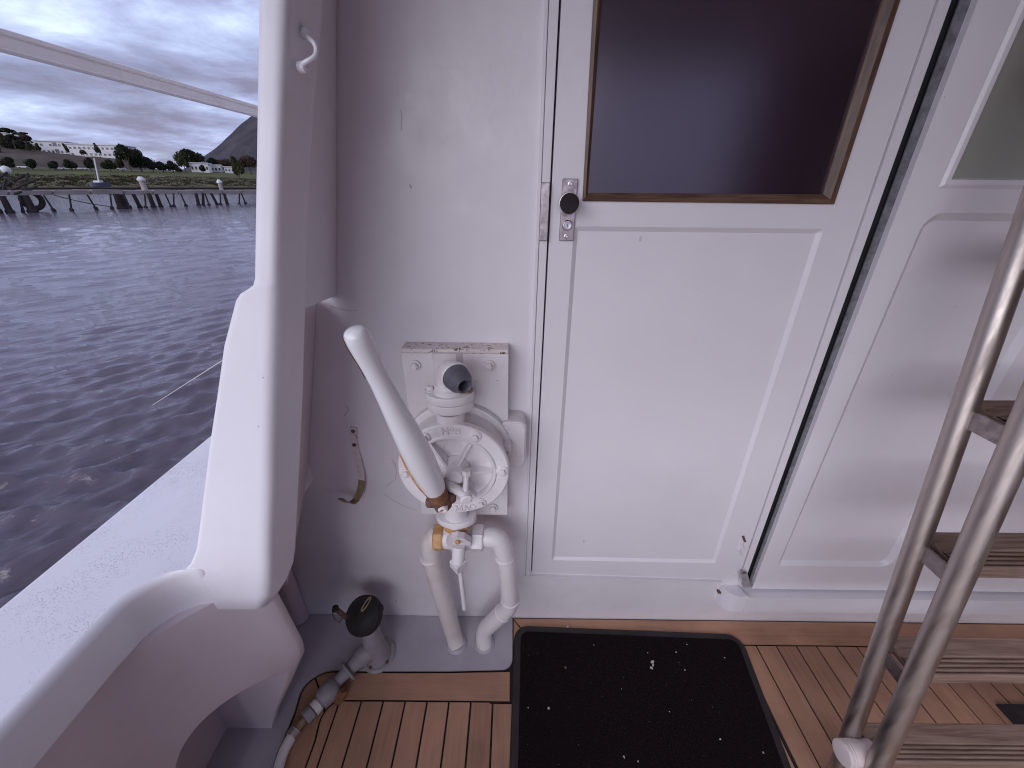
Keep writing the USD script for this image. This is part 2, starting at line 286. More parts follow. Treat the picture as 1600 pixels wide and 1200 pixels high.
mat('mat_pile', {'g': ('geometry', {}), 'v': ('voronoi_texture', {'scale': 420.0}), 'n': ('noise_texture', {'scale': 30.0, 'detail': 4.0}), 'w': ('noise_texture', {'scale': 330.0, 'detail': 2.0, 'roughness': 0.6}),
     'r': ('rgb_ramp', {'ramp': [(0.3, (0.008, 0.004, 0.005)), (0.62, (0.018, 0.009, 0.011)), (0.72, (0.034, 0.020, 0.021)), (0.80, (0.10, 0.08, 0.07))]}),
     'b': ('bump', {'strength': 1.0, 'distance': 0.004}), 'p': ('principled_bsdf', {'roughness': 0.95, 'specular_ior_level': 0.15, 'sheen_weight': 0.0})},
    [('g.position', 'v.vector'), ('g.position', 'w.vector'), ('w.fac', 'r.fac'), ('r.color', 'p.base_color'), ('v.distance', 'b.height'), ('b.normal', 'p.normal')])

def water():
    n = {'g': ('geometry', {}), 'mp': ('mapping', {'mapping_type': 'texture', 'scale': (3.4, 1.0, 1.0), 'rotation': (0, 0, 0.84)}), 'n1': ('noise_texture', {'scale': 10.0, 'detail': 6.0, 'roughness': 0.58, 'distortion': 0.5}),
         'n2': ('noise_texture', {'scale': 2.2, 'detail': 4.0, 'roughness': 0.55, 'distortion': 0.3}), 'ma': ('math', {'math_type': 'multiply_add', 'value2': 1.2}),
         'b': ('bump', {'strength': 1.0, 'distance': 0.016}), 'p': ('principled_bsdf', {'base_color': (0.088, 0.070, 0.091), 'roughness': 0.02, 'ior': 1.50, 'specular_ior_level': 0.5})}
    mat('water', n, [('g.position', 'mp.vector'), ('mp.vector', 'n1.vector'), ('mp.vector', 'n2.vector'), ('n2.fac', 'ma.value1'), ('n1.fac', 'ma.value3'), ('ma.value', 'b.height'), ('b.normal', 'p.normal')])
water()
def ground(name, stops, scale, rough=0.95):
    mat(name, {'g': ('geometry', {}), 'n': ('noise_texture', {'scale': scale, 'detail': 9.0, 'roughness': 0.7}), 'r': ('rgb_ramp', {'ramp': stops}), 'p': ('principled_bsdf', {'roughness': rough, 'specular_ior_level': 0.1})},
        [('g.position', 'n.vector'), ('n.fac', 'r.fac'), ('r.color', 'p.base_color')])
ground('shore_ground', [(0.3, (0.055, 0.045, 0.032)), (0.45, (0.090, 0.078, 0.050)), (0.6, (0.12, 0.105, 0.060)), (0.75, (0.09, 0.07, 0.055))], 0.08)
ground('grass_green', [(0.34, (0.070, 0.058, 0.036)), (0.47, (0.085, 0.085, 0.040)), (0.58, (0.095, 0.125, 0.040)), (0.72, (0.085, 0.075, 0.045))], 0.022)
ground('scrub_hill', [(0.3, (0.045, 0.035, 0.03)), (0.5, (0.075, 0.06, 0.05)), (0.7, (0.11, 0.09, 0.08))], 0.03)
ground('mountain_rock', [(0.3, (0.032, 0.028, 0.036)), (0.5, (0.055, 0.049, 0.058)), (0.7, (0.082, 0.074, 0.082))], 0.012)
def leaf(name, a, b):
    mat(name, {'oi': ('geometry', {}), 'r': ('rgb_ramp', {'ramp': [(0, a), (1, b)]}), 'd': ('diffuse_bsdf', {}), 't': ('translucent_bsdf', {}), 'm': ('mix_closure', {'fac': 0.25})},
        [('oi.random_per_island', 'r.fac'), ('r.color', 'd.color'), ('r.color', 't.color'), ('d.BSDF', 'm.closure1'), ('t.BSDF', 'm.closure2')], surface='m.closure')
leaf('leaf_dark', (0.040, 0.046, 0.030), (0.105, 0.105, 0.070)); leaf('leaf_olive', (0.07, 0.072, 0.04), (0.15, 0.14, 0.09)); leaf('leaf_rust', (0.08, 0.055, 0.042), (0.16, 0.11, 0.085)); leaf('scrub_leaf', (0.045, 0.045, 0.024), (0.13, 0.115, 0.07))
# ================================================================== LARGE STRUCTURE
WY = 0.80                                                  # front of the cabin bulkhead
xr = lambda z: 0.716-(z-0.21)*0.0532                       # the slightly raked right edge of the door
xz = lambda p: (p[0], p[2])
def lin(a, b, z): t = (z-a[1])/(b[1]-a[1]); return (a[0]+t*(b[0]-a[0]), z)

# ---- water: one sheet to the horizon, with real wind waves where the photo looks
WL = -1.0
def make_water():
    rs = [1.5*1.0112**k for k in range(520)]; rs = np.array(rs); rs = rs[rs < 420]
    az = np.radians(np.linspace(-82, -24, 520))
    R, A = np.meshgrid(rs, az, indexing='ij'); x, y = R*np.sin(A), R*np.cos(A); z = np.zeros_like(x)
    g = np.random.default_rng(3); cell = np.maximum(R*0.0112*2.4, 0.04)
    for k in range(90):
        lam = 0.09*(0.50/0.09)**g.random(); th = 2.41+g.normal(0, 0.33); ph = g.random()*6.283
        amp = 0.0135*lam**1.0*(0.6+0.8*g.random())
        fade = np.clip((lam/cell-1.0)/1.5, 0, 1)
        w = np.sin((x*math.cos(th)+y*math.sin(th))*6.283/lam+ph+0.9*np.sin(x*.21+y*.16+k))
        z += amp*fade*(w+0.45*np.cos(2*np.arcsin(np.clip(w, -1, 1)))*-1.0)*1.2
    for k in range(34):                                     # longer chop that carries on where the short ripples get too fine to mesh
        lam = 0.6*(1.9/0.6)**g.random(); th = 2.41+g.normal(0, 0.40); ph = g.random()*6.283
        w = np.sin((x*math.cos(th)+y*math.sin(th))*6.283/lam+ph+0.8*np.sin(x*.13+y*.11+k))
        z += 0.0055*lam*np.clip((lam/cell-1.0)/1.2, 0, 1)*np.clip((R-7)/16, 0.12, 1)*(w+.3*w*w)
    z += WL-z.mean()
    n, m = x.shape; i = np.arange(n*m).reshape(n, m)
    Fq = np.stack([i[:-1, :-1], i[:-1, 1:], i[1:, 1:], i[1:, :-1]], -1).reshape(-1, 4)
    V = np.stack([x, y, z], -1).reshape(-1, 3)
    Ft = np.vstack([Fq[:, [0, 2, 1]], Fq[:, [0, 3, 2]]])
    # outer flat sheet: the other sectors, and everything beyond
    ra = [1.5, 30, 419, 4000]; a2 = np.radians(np.linspace(-24, 278, 60)); parts = [trimesh.Trimesh(V, Ft, process=False)]
    def sheet(rr, aa):
        r_, a_ = np.meshgrid(rr, aa, indexing='ij'); v = np.stack([r_*np.sin(a_), r_*np.cos(a_), np.full_like(r_, WL)], -1).reshape(-1, 3)
        k = np.arange(r_.size).reshape(r_.shape); f = np.stack([k[:-1, :-1], k[:-1, 1:], k[1:, 1:], k[1:, :-1]], -1).reshape(-1, 4)
        return trimesh.Trimesh(v, np.vstack([f[:, [0, 2, 1]], f[:, [0, 3, 2]]]), process=False)
    parts += [sheet(ra, a2), sheet([rs[-1], 4000], np.radians(np.linspace(-82, -24, 20)))]
    m_ = trimesh.util.concatenate(parts)
    if m_.face_normals[:, 2].mean() < 0: m_.invert()
    return m_
obj('water', make_water(), 'water', smooth=True, kind='structure')

# ---- shore terrain, rings at real ranges
XS = np.linspace(-260, 560, 120)
def tab(px, pts): return np.interp(px, [p[0] for p in pts], [p[1] for p in pts])
r0 = lambda px: np.interp(px, [0, 400], [205, 250])
HZ = lambda px: 294.0+(px-800)*0.012*-1.0*-1.0                # horizon row
def ridge(R, ytab, nz, seed):
    out = []
    for px in XS:
        rr = R if not callable(R) else R(px)
        p = atR(px, tab(px, ytab), rr); p[2] += nz*(meshkit.fbm(np.array([[px*0.06, rr*.03, seed]]), 4)[0]-.5)*2
        out.append(p)
    return np.array(out)
def terrain(rows):
    n, m = len(rows), len(XS); V = np.vstack(rows); i = np.arange(n*m).reshape(n, m)
    q = np.stack([i[:-1, :-1], i[:-1, 1:], i[1:, 1:], i[1:, :-1]], -1).reshape(-1, 4)
    t = trimesh.Trimesh(V, np.vstack([q[:, [0, 1, 2]], q[:, [0, 2, 3]]]), process=False)
    if t.face_normals[:, 2].mean() < 0: t.invert()
    return t
w0 = ridge(r0, [(-300, 298), (0, 297), (400, 297)], 0, 1); w0[:, 2] = WL-0.6
g1 = ridge(lambda p: r0(p)+3, [(-300, 291), (0, 291), (160, 291), (400, 292)], 0.05, 2)
g2 = ridge(lambda p: r0(p)+22, [(-300, 285), (0, 283), (160, 283), (400, 287)], 0.2, 3)
g3 = ridge(lambda p: r0(p)+60, [(-300, 276), (0, 274), (160, 274), (260, 276), (400, 280)], 0.3, 4)
g4 = ridge(lambda p: r0(p)+105, [(-300, 268), (0, 267), (160, 268), (250, 269), (400, 272)], 0.3, 5)
g5 = ridge(lambda p: r0(p)+130, [(-300, 262), (0, 262), (160, 264), (250, 267), (400, 268)], 0.4, 6)
g6 = ridge(lambda p: r0(p)+185, [(-300, 240), (0, 243), (60, 242), (110, 243), (200, 247), (245, 264), (300, 268), (400, 268)], 0.8, 7)
g7 = ridge(lambda p: r0(p)+260, [(-300, 205), (0, 208), (30, 214), (60, 226), (120, 238), (200, 246), (245, 268), (300, 272), (400, 272)], 1.5, 8)
g8 = ridge(lambda p: r0(p)+330, [(-300, 203), (0, 206), (30, 213), (60, 226), (120, 240), (200, 250), (245, 272), (300, 274), (400, 274)], 1.0, 9)
obj('shore_bank', terrain([w0, g1, g2, g3]), 'shore_ground', smooth=True, kind='structure')
obj('grass_slope', terrain([g3+[0, 0, .02], g4, g5]), 'grass_green', smooth=True, kind='structure')
obj('hillside', terrain([g5+[0, 0, .02], g6, g7, g8]), 'scrub_hill', smooth=True, kind='structure')
def mountain():
    rows = []
    for R, f in ((1500, 0.0), (1750, .45), (2000, .8), (2200, 1.0), (2500, .7), (3000, 0)):
        o = []
        for px in np.linspace(250, 1100, 90):
            yy = np.interp(px, [250, 300, 320, 360, 400, 440, 480, 540, 620, 720, 900, 1100], [290, 262, 250, 229, 198, 168, 150, 142, 150, 185, 262, 292])
            p = atR(px, yy, 2200); h = (p[2]-WL)*f+10*f*(meshkit.fbm(np.array([[px*.05, R*.01, 4.]]), 5)[0]-.5)
            d = ray(px, 290); d /= math.hypot(d[0], d[1]); o.append([d[0]*R, d[1]*R, WL+h])
        rows.append(o)
    n, m = len(rows), 90; V = np.array(rows).reshape(-1, 3); i = np.arange(n*m).reshape(n, m)
    q = np.stack([i[:-1, :-1], i[:-1, 1:], i[1:, 1:], i[1:, :-1]], -1).reshape(-1, 4)
    t = trimesh.Trimesh(V, np.vstack([q[:, [0, 1, 2]], q[:, [0, 2, 3]]]), process=False)
    if t.face_normals[:, 2].mean() < 0: t.invert()
    return t
obj('mountain', mountain(), 'mountain_rock', smooth=True, kind='structure')

# ---- hull, roof and dark cabin behind the bulkhead
hull_m = cat_(box(-0.818, -0.795, -2.4, 6.0, -1.4, 0.585), box(3.00, 3.02, -2.4, 6.0, -1.4, 0.585), box(-0.794, 2.999, -2.42, -2.39, -1.4, 0.585))
obj('boat_hull', hull_m, 'gelcoat', kind='structure')
obj('cabin_interior', cat_(box(-0.12, -0.10, 0.842, 2.2, -0.02, 2.04), box(2.60, 2.62, 0.842, 2.2, -0.02, 2.04), box(-0.099, 2.599, 2.18, 2.2, -0.02, 2.04),
    box(-0.099, 2.599, 0.842, 2.179, -0.02, 0.0), box(-0.099, 2.599, 0.842, 2.179, 2.02, 2.04)), 'dark_interior', kind='structure')
obj('cabin_side', hull([(x+dx, y, z) for x, z in ((-.50, .60), (-.25, 2.04)) for dx in (0, .03) for y in (WY+.041, 5.8)]), 'gelcoat', kind='structure')
obj('side_deck', box(-.794, -.51, WY+.041, 5.9, .55, .600), 'deck_paint', kind='structure')
obj('cockpit_roof', box(-0.72, 2.9, -1.75, 5.8, 2.052, 2.11, 0.01), 'roof_paint', kind='structure')

# ---- cabin bulkhead with its openings
opening = Polygon([(0.0655, 0.233), (xr(.21)+.0018, 0.211), (xr(1.962)+.0018, 1.962), (0.0655, 1.962)])
slot = Polygon([(xr(.185)+.0215, 0.185), (xr(.185)+.0458, 0.185), (xr(2.0)+.0458, 2.0), (xr(2.0)+.0215, 2.0)])
wallp = Polygon([(-0.79, -0.05), (2.72, -0.05), (2.72, 2.045), (-0.24, 2.045), (-0.318, 1.556), (-0.425, 1.12), (-0.55, 0.60), (-0.79, 0.585)]).difference(opening).difference(slot)
bulk = thing('cabin_bulkhead', 'white painted cabin wall behind the pump and around the doors', 'wall', (0, WY, 0))
obj('wall_panel', ext_xz(wallp, WY+0.04, WY), 'wall_paint', bulk)
obj('door_bead', ext_xz(sbox(0.0435, 0.226, 0.0488, 2.0), WY-0.0002, WY-0.008), 'door_paint', bulk)
obj('door_jamb', ext_xz(sbox(0.0500, 0.226, 0.0653, 2.0), WY-0.0002, WY-0.0065), 'door_paint', bulk)
q = lambda a, b, z0, z1: Polygon([(xr(z0)+a, z0), (xr(z0)+b, z0), (xr(z1)+b, z1), (xr(z1)+a, z1)])
obj('door_jamb', ext_xz(q(0.003, 0.0212, 0.200, 2.0), WY-0.0002, WY-0.006), 'door_paint', bulk)
obj('door_ledge', ext_xz(Polygon([(0.0435, 0.2205), (xr(.2)-.055, 0.1995), (xr(.2)-.055, 0.2075), (0.0435, 0.2255)]), WY-0.0002, WY-0.009), 'door_paint', bulk)
obj('rubber_seal', ext_xz(q(0.0225, 0.0448, 0.19, 1.995), WY+0.03, WY+0.004), 'seal_rubber', bulk)
obj('track_strip', ext_xz(q(0.0372, 0.0660, 0.182, 2.0), WY-0.0002, WY-0.003), 'galvanised', bulk, label='grey galvanised metal strip')
obj('track_stop', hull([Y(px, py, yy) for px, py in ((1158, 897), (1168, 896), (1174, 917), (1162, 918)) for yy in (0.795, 0.775)]), 'grey_cast', bulk)

def scuff(name, pts, r, m='crack'):
    obj(name, tube(np.array([Y(px, py, WY-.0002) for px, py in pts]), r, 5), m, bulk, smooth=False)
scuff('paint_crack', [(617, 722), (620, 738), (617, 750), (603, 760)], .00045); scuff('paint_crack', [(600, 771), (614, 782), (634, 792), (652, 798)], .00040); scuff('paint_crack', [(618, 728), (612, 716)], .0004)
scuff('paint_crack', [(626, 172), (628, 186), (627, 203)], .0004); scuff('scuff_mark', [(640, 288), (643, 294)], .0011); scuff('scuff_mark', [(516, 478), (545, 486), (560, 484)], .0005); scuff('scuff_mark', [(538, 650), (545, 640), (541, 634)], .0006)
scuff('scuff_mark', [(618, 938), (620, 940)], .0012); scuff('scuff_mark', [(845, 566), (846, 570)], .0013)
# ---- sill ledge under the sliding door, in two lengths with a joint
zt = 0.178; yf = Z(1300, 936, zt)[1]; zb = Y(1300, 958, yf)[2]
xl = Z(1130, 925, zt)[0]; xj = Z(1168, 930, zt)[0]
arc = [(xl+.045-.045*math.sin(a), yf+.045-.045*math.cos(a)) for a in np.linspace(math.pi/2, 0, 8)]
ld = thing('door_sill', 'white moulded sill ledge under the sliding door, above the teak', 'sill', (1.2, yf, zb))
obj('sill_end', ext_xy([(xl, WY-.0003)]+arc+[(xj-.001, yf), (xj-.013, WY-.018), (xj-.02, WY-.0003)], zb, zt+.006), 'gelcoat', ld)
obj('sill_length', ext_xy([(xj-.016, WY-.0003), (xj-.010, WY-.016), (xj+.0015, yf+.001), (2.7, yf+.001), (2.7, WY-.0003)], zb+.001, zt), 'gelcoat', ld)
obj('sill_bracket', box(xl-.006, xl+.006, WY-.012, WY-.0003, zb+.045, zt-.016, .002), 'dark_rust', ld)

# ---- deck: dark caulked base, each teak plank, the painted margin
deck = obj('teak_deck', box(-0.79, 2.99, -2.38, WY-.001, -0.05, -0.003), 'caulk', smooth=False, kind='structure')
outer = np.array([Z(px, py, 0)[:2] for px, py in ((800, 1049), (700, 1051), (600, 1051), (518, 1050), (495, 1058), (477, 1073), (466, 1098), (459, 1122))])
outer = np.vstack([outer[:3], spline(np.c_[outer[3:], np.zeros(5)], 16)[:, :2], [(-0.588, 0.30), (-0.588, -2.3)]])
inner = np.array([Z(px, py, 0)[:2] for px, py in ((800, 1097), (700, 1096), (600, 1095), (535, 1095), (517, 1102), (502, 1122), (495, 1147), (490, 1165))])
inner = np.vstack([inner[:3], spline(np.c_[inner[3:], np.zeros(5)], 16)[:, :2], [(-0.508, 0.25), (-0.508, -2.3)]])
TZ = 0.002
def plank(poly, m, rot=False):
    poly = poly.buffer(0)
    if poly.area > 1e-4:
        for g in getattr(poly, 'geoms', [poly]):
            if g.area > 2e-4: obj('plank', ext_xy(g, -0.0026, TZ+RNG.normal(0, .0003)), m, deck, smooth=False)
reg = Polygon(list(map(tuple, inner))+[(0.9, -2.3), (0.9, 0.556), (-0.05, 0.556)]).buffer(-.0028)
lines = [-0.477+.0619*k for k in range(8)]+[-0.044+.0644*k for k in range(1, 13)]
for a, b in zip([-.54]+lines, lines): plank(sbox(a+.0026, -2.3, b-.0026, 0.60).intersection(reg), 'teak_along')
right = [0.793+.0642*k for k in range(0, 30)]
for a, b in zip([0.735]+right, right): plank(sbox(a+.0026, -2.3, b-.0026, 0.717), 'teak_along')
ring_ = Polygon(list(map(tuple, outer))+list(map(tuple, inner[::-1]))).buffer(-.0025)
cut = LineString([Z(491, 1055, 0)[:2], Z(500, 1080, 0)[:2], Z(508, 1115, 0)[:2]]).buffer(.0022)
for g in ring_.difference(cut).geoms: plank(g.intersection(sbox(-1, -2.3, 0.004, 1)), 'teak_across' if g.centroid.y > .5 else 'teak_along')
xm = Z(811, 968, 0)[0]
plank(Polygon([(xm-.018, 0.795), (0.078, 0.722), (2.7, 0.722), (2.7, 0.795)]), 'teak_across')
plank(Polygon([(xm-.018, 0.789), (0.070, 0.720), (0.070, -2.3), (xm-.018, -2.3)]).intersection(sbox(-1, .562, 1, 1)), 'teak_along')
mg = Polygon([(-0.795, WY-.0015), (xm-.022, WY-.0015), (xm-.022, outer[0][1]+.03)]+[(xm-.052+.03*math.cos(a), outer[0][1]+.034-.03*math.sin(a)) for a in np.linspace(0.2, math.pi/2, 6)]+[tuple(p) for p in outer[1:]+[0, .004]][:2]+[tuple(p+[-.003, .003]) for p in outer[3:]]+[(-0.795, -2.3)]).buffer(0)
obj('painted_margin', ext_xy(mg, -0.0028, 0.0045), 'deck_paint', kind='structure', smooth=False)

# ---- port bulwark: cap, liner with its arched recess
bw = thing('bulwark', 'white moulded boat side with broad speckled cap, left of the cockpit', 'bulwark', (-0.7, 0, 0))
def cap_section(y):
    s = np.clip((y-0.35)/(0.4532-0.35), 0, 1); xi = (-0.633 if y < .3785 else -0.558-math.sqrt(max(0, .075**2-(y-.3785)**2))) if y <= .4536 else -0.535
    zl = 0.600-0.014*s; t = 0.690; p = [(-0.79, .598), (-0.826, .598)]
    for a in np.linspace(0, math.pi/2, 5): p.append((-0.826+.014*(1-math.cos(a)), t-.014+.014*math.sin(a)))
    for a in np.linspace(0, math.pi/2, 8): p.append((xi-.015+.015*math.sin(a), t-.015+.015*math.cos(a)))
    p += [(xi+.003, zl+.008), (xi-.002, zl), (xi-.03, zl+.001)]
    return [(x, y, z) for x, z in p]
obj('cap_rail', loft([cap_section(y) for y in list(np.linspace(-2.38, 0.30, 8))+[.34]+list(.3785+.0750*np.sin(np.linspace(0, math.pi/2, 20)))+[.4552, .5, 1.5, 5.9]]), 'cap_gelcoat', bw, smooth=40)
def liner():
    zs = np.array([-.002, .04, .10, .16, .22, .28, .325, .345, .37, .42, .47, .52, .56, .597])
    over = np.interp(zs, [0, .10, .22, .325, .36, .45, .597], [.03, .075, .14, .19, .196, .19, .18]); rings = []
    for y in list(np.linspace(-2.35, .15, 6))+list(np.linspace(.2, .50, 26))+[.515, .525, .530]:
        s = np.clip((y-.30)/.21, 0, 1); s = s**1.8; end = 0 if y <= .505 else (.010 if y < .52 else .02 if y < .528 else .035)
        rings.append([(-.66+s*o-end, y, z) for z, o in zip(zs, over)]+[(-.794, y, .597), (-.794, y, -.002)])
    a = mf(weld(loft(rings)))
    arch = sbox(.318, -.2, .492, .23).union(Polygon([(.412+.094*math.cos(t), .228+.098*math.sin(t)) for t in np.linspace(0, 6.283, 48)]).intersection(sbox(0, 0, .492, 1)))
    pr = trimesh.creation.extrude_polygon(arch, .6, engine='earcut')            # (y, z) extruded along x
    v = pr.vertices; pr.vertices = np.c_[v[:, 2]-.752, v[:, 0], v[:, 1]]; pr = weld(pr)
    return untm(a-mf(pr))
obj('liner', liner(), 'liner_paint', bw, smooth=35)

# ---- the wing: raked, leaning pillar that carries the roof edge
def wing():
    RK = 0.15; n_, c_ = (0, 1, -RK), .455-RK*.7
    Aq = [(-250, 404), (0, 400), (300, 395), (435, 393), (446, 390), (453, 380), (459, 370), (470, 363), (490, 358), (540, 345), (620, 334), (700, 322), (800, 310), (858, 303), (878, 296), (896, 278), (915, 260), (952, 246)]
    Bq = [(-250, 459), (0, 449), (167, 442), (333, 436), (400, 435), (587, 428), (773, 422), (913, 417), (945, 414), (952, 410)]
    Cq = [(-250, 526), (0, 507), (167, 494), (333, 484), (400, 482), (633, 475), (745, 469), (867, 463), (893, 457), (913, 445), (932, 433)]
    it = lambda t, y: np.interp(y, [p[0] for p in t], [p[1] for p in t])
    rings = []
    for py in (952, 930, 905, 880, 858, 800, 740, 700, 620, 540, 505, 490, 478, 470, 464, 459, 456, 453, 449, 446, 440, 435, 333, 167, 0, -250):
        a = onp(it(Aq, py), py, n_, c_); b = onp(it(Bq, py), py, n_, c_)
        if a[1] < .4537: a = Y(it(Aq, py), py, .4537)
        if b[1] < .4537: b = Y(it(Bq, py), py, .4537)
        cy = min(py, 932); c = X(it(Cq, cy), cy, b[0]+.001)
        if py == 952: c = X(433, 932, b[0]+.004)
        d = a+(c-b); r = .018; pts = []
        for p0, p1, p2, rr in ((d, a, b, .012), (a, b, c, r), (b, c, d, .008), (c, d, a, .006)):
            e0, e1 = (p0-p1), (p2-p1); l0, l1 = np.linalg.norm(e0), np.linalg.norm(e1); rr = min(rr, .4*l0, .4*l1)
            s, e = p1+e0/l0*rr, p1+e1/l1*rr
            for t in np.linspace(0, 1, 6): pts.append((1-t)**2*s+2*t*(1-t)*p1+t*t*e)
        rings.append(np.array(pts))
    k = (2.05-rings[-1][:, 2].mean())/(rings[-1][:, 2].mean()-rings[-2][:, 2].mean())
    rings.append(rings[-1]+(rings[-1]-rings[-2])*k)
    return loft(rings)
wg = thing('wing_pillar', 'tall white moulded pillar rising from the bulwark beside the water', 'pillar', (-0.5, 0.46, 0.58))
obj('pillar_body', wing(), 'gelcoat', wg, smooth=50)
for px, py, w_, h_ in ((411, 590, .0005, .0005), (404, 666, .0005, .0005)):
    p = onp(px, py, (0, 1, -.15), .35); obj('scratch', hull([p+[sx*w_, -.0006*k, sz*h_] for sx in (-1, 1) for sz in (-1, 1) for k in (0, 1)]), 'pipe_stained' if h_ > .002 else 'dark_rust', wg, smooth=False)
# upper side panel between the pillar and the bulkhead, and the set-back panel beneath it
def side_panel(tl, tr, br, bl, dx, ztop=None):
    P_ = [np.array(p) for p in (tl, tr, br, bl)]
    if ztop:
        for i, j in ((0, 3), (1, 2)): P_[i] = P_[j]+(P_[i]-P_[j])*(ztop-P_[j][2])/(P_[i][2]-P_[j][2])
    return hull(P_+[p-[dx, 0, 0] for p in P_])
cx0 = X(507, 0, -.262)-[.005, .05, 0]; cx1 = X(482, 478, -.335)-[.005, .05, 0]
obj('side_panel', side_panel(cx0, Y(526, 0, .7985), Y(526, 461, .7985), cx1, .022, 2.04), 'gelcoat', wg)
lowt, lowb = np.array([-.372, .60, 1.16]), np.array([-.50, .56, .50])
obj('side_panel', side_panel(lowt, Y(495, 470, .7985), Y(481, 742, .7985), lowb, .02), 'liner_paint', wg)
pe = spline([X(478, 52, -.257), X(483, 62, -.250), X(492, 74, -.240), X(491, 88, -.240), X(480, 96, -.248), X(474, 106, -.258)], 20)
pe += [.002, -.002, 0]
hk = thing('coat_hook', 'small painted metal hook high on the pillar side', 'hook', tuple(pe[0]))
obj('hook_bar', tube(pe, .0027, 10), 'gelcoat', hk)
for i in (0, -1): obj('hook_foot', lathe([(.0065, -.006), (.0065, .003), (.003, .005)], pe[i], (1, -.3, 0), 14), 'gelcoat', hk)
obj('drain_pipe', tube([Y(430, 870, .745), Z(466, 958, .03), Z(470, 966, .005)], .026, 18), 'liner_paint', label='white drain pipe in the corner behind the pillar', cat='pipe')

# ---- starboard side out of frame, so that the place closes around the cockpit
obj('side_screen', box(2.10, 2.14, -1.7, WY-.002, 0.001, 2.045, .005), 'side_screen', kind='structure')
obj('aft_screen', box(1.62, 2.095, -1.7, -1.67, 0.001, 2.045, .005), 'side_screen', kind='structure')
obj('starboard_bulwark', box(2.80, 2.99, -2.38, WY-.002, 0.001, 0.69, .02), 'gelcoat', kind='structure')
obj('transom', box(-0.62, 2.79, -2.385, -2.25, 0.001, 0.69, .02), 'gelcoat', kind='structure')

# ================================================================== DOORS
dr = thing('cabin_door', 'white panelled cabin door with dark window and round knob', 'door', (0.39, 0.80, 0.22))
DF = 0.7965
dpoly = Polygon([(0.0690, 0.2365), (xr(.214), 0.214), (xr(1.955), 1.955), (0.0690, 1.955)])
def at2(px, py, y): return xz(Y(px, py, y))
pan = Polygon([at2(897, 354, DF), at2(1287, 358, DF), at2(1118, 880, DF), at2(862, 875, DF)])
pan = pan.buffer(-.008).buffer(.008, quad_segs=4)
oBL, oBR = at2(910, 314, DF), at2(1301, 319, DF); oTL, oTR = lin(at2(927, 0, DF), oBL, 1.84), lin(at2(1404, 0, DF), oBR, 1.84)
iBL, iBR = at2(918.5, 301.5, DF), at2(1286, 303.5, DF); iTL, iTR = lin(at2(941, 0, DF), iBL, 1.815), lin(at2(1380, 0, DF), iBR, 1.815)
obj('door_frame', ext_xz(dpoly.difference(pan).difference(Polygon([oBL, oBR, oTR, oTL])), DF+.034, DF), 'door_paint', dr)
obj('panel_moulding', inset_ring(pan, 0, DF, .009, DF+.006), 'door_paint', dr, smooth=20)
obj('lower_panel', ext_xz(pan.buffer(-.0085), DF+.014, DF+.0058), 'door_paint', dr)
for (a, b, c, d), mm in (((oBL, oBR, iBR, iBL), 'frame_level'), ((oBR, oTR, iTR, iBR), 'frame_upright'), ((oTR, oTL, iTL, iTR), 'frame_level'), ((oTL, oBL, iBL, iTL), 'frame_upright')):
    obj('window_moulding', hull([(p[0], yy, p[1]) for p in (a, b) for yy in (DF-.004, DF+.0045)]+[(p[0], yy, p[1]) for p in (c, d) for yy in (DF+.0005, DF+.0045)]+
        [((a[0]*.55+d[0]*.45), DF-.006, a[1]*.55+d[1]*.45), ((b[0]*.55+c[0]*.45), DF-.006, b[1]*.55+c[1]*.45)]), mm, dr)
obj('window_pane', ext_xz(Polygon([iBL, iBR, iTR, iTL]).buffer(.004), DF+.009, DF+.0048), 'tinted_glass', dr, smooth=False)
lx0, lz1 = at2(879, 279, DF); lx1 = at2(903, 279, DF)[0]; lz0 = at2(885, 376, DF)[1]
lp = obj('lock_plate', box(lx0, lx1, DF-.0045, DF-.0003, lz0, lz1, .001), 'lock_steel', dr)
kc = Y(890, 318, DF-.035)
obj('knob', cat_(lathe([(.010, 0), (.010, .014), (.014, .018)], (kc[0]-.002, DF-.004, kc[2]+.004), (0, -1, 0), 24), lathe([(.0145, 0), (.0172, .004), (.0174, .012), (.0160, .0155), (.0150, .0165)], (kc[0], DF-.020, kc[2]), (0, -1, 0), 36)), 'black_plastic', lp)
obj('knob_rim', lathe([(.0160, 0), (.0182, .0005), (.0186, .0035), (.0180, .005), (.0160, .0052)], (kc[0], DF-.0255, kc[2]), (0, -1, 0), 36), 'chrome_ring', lp)
kh = Y(886.5, 352, DF-.008)
obj('keyhole', lathe([(.0095, 0), (.0095, .004), (.0078, .0055), (.0055, .0055), (.0052, .004), (.001, .004)], (kh[0], DF-.0043, kh[2]), (0, -1, 0), 28), 'chrome_ring', lp)
obj('key_slot', box(kh[0]-.0006, kh[0]+.0006, DF-.0090, DF-.0082, kh[2]-.003, kh[2]+.003), 'black_plastic', lp)
for px, py in ((891, 287), (884.5, 369)):
    p = Y(px, py, DF-.004); obj('screw', lathe([(.0042, 0), (.0040, .0012), (.0024, .0014), (.0020, .0004), (.0005, .0004)], (p[0], DF-.0043, p[2]), (0, -1, 0), 18), 'chrome_ring', lp)
sx0, sz1 = at2(848, 285, WY-.007); sx1 = at2(860, 285, WY-.007)[0]; sz0 = at2(850, 376, WY-.007)[1]
sx1 = min(sx1, .0652)
obj('strike_plate', cat_(box(sx0-.003, sx1, WY-.0125, WY-.0083, sz0, sz1, .001), box(sx1-.004, sx1, WY-.0083, WY-.0068, sz0, sz1)), 'lock_steel', bulk)
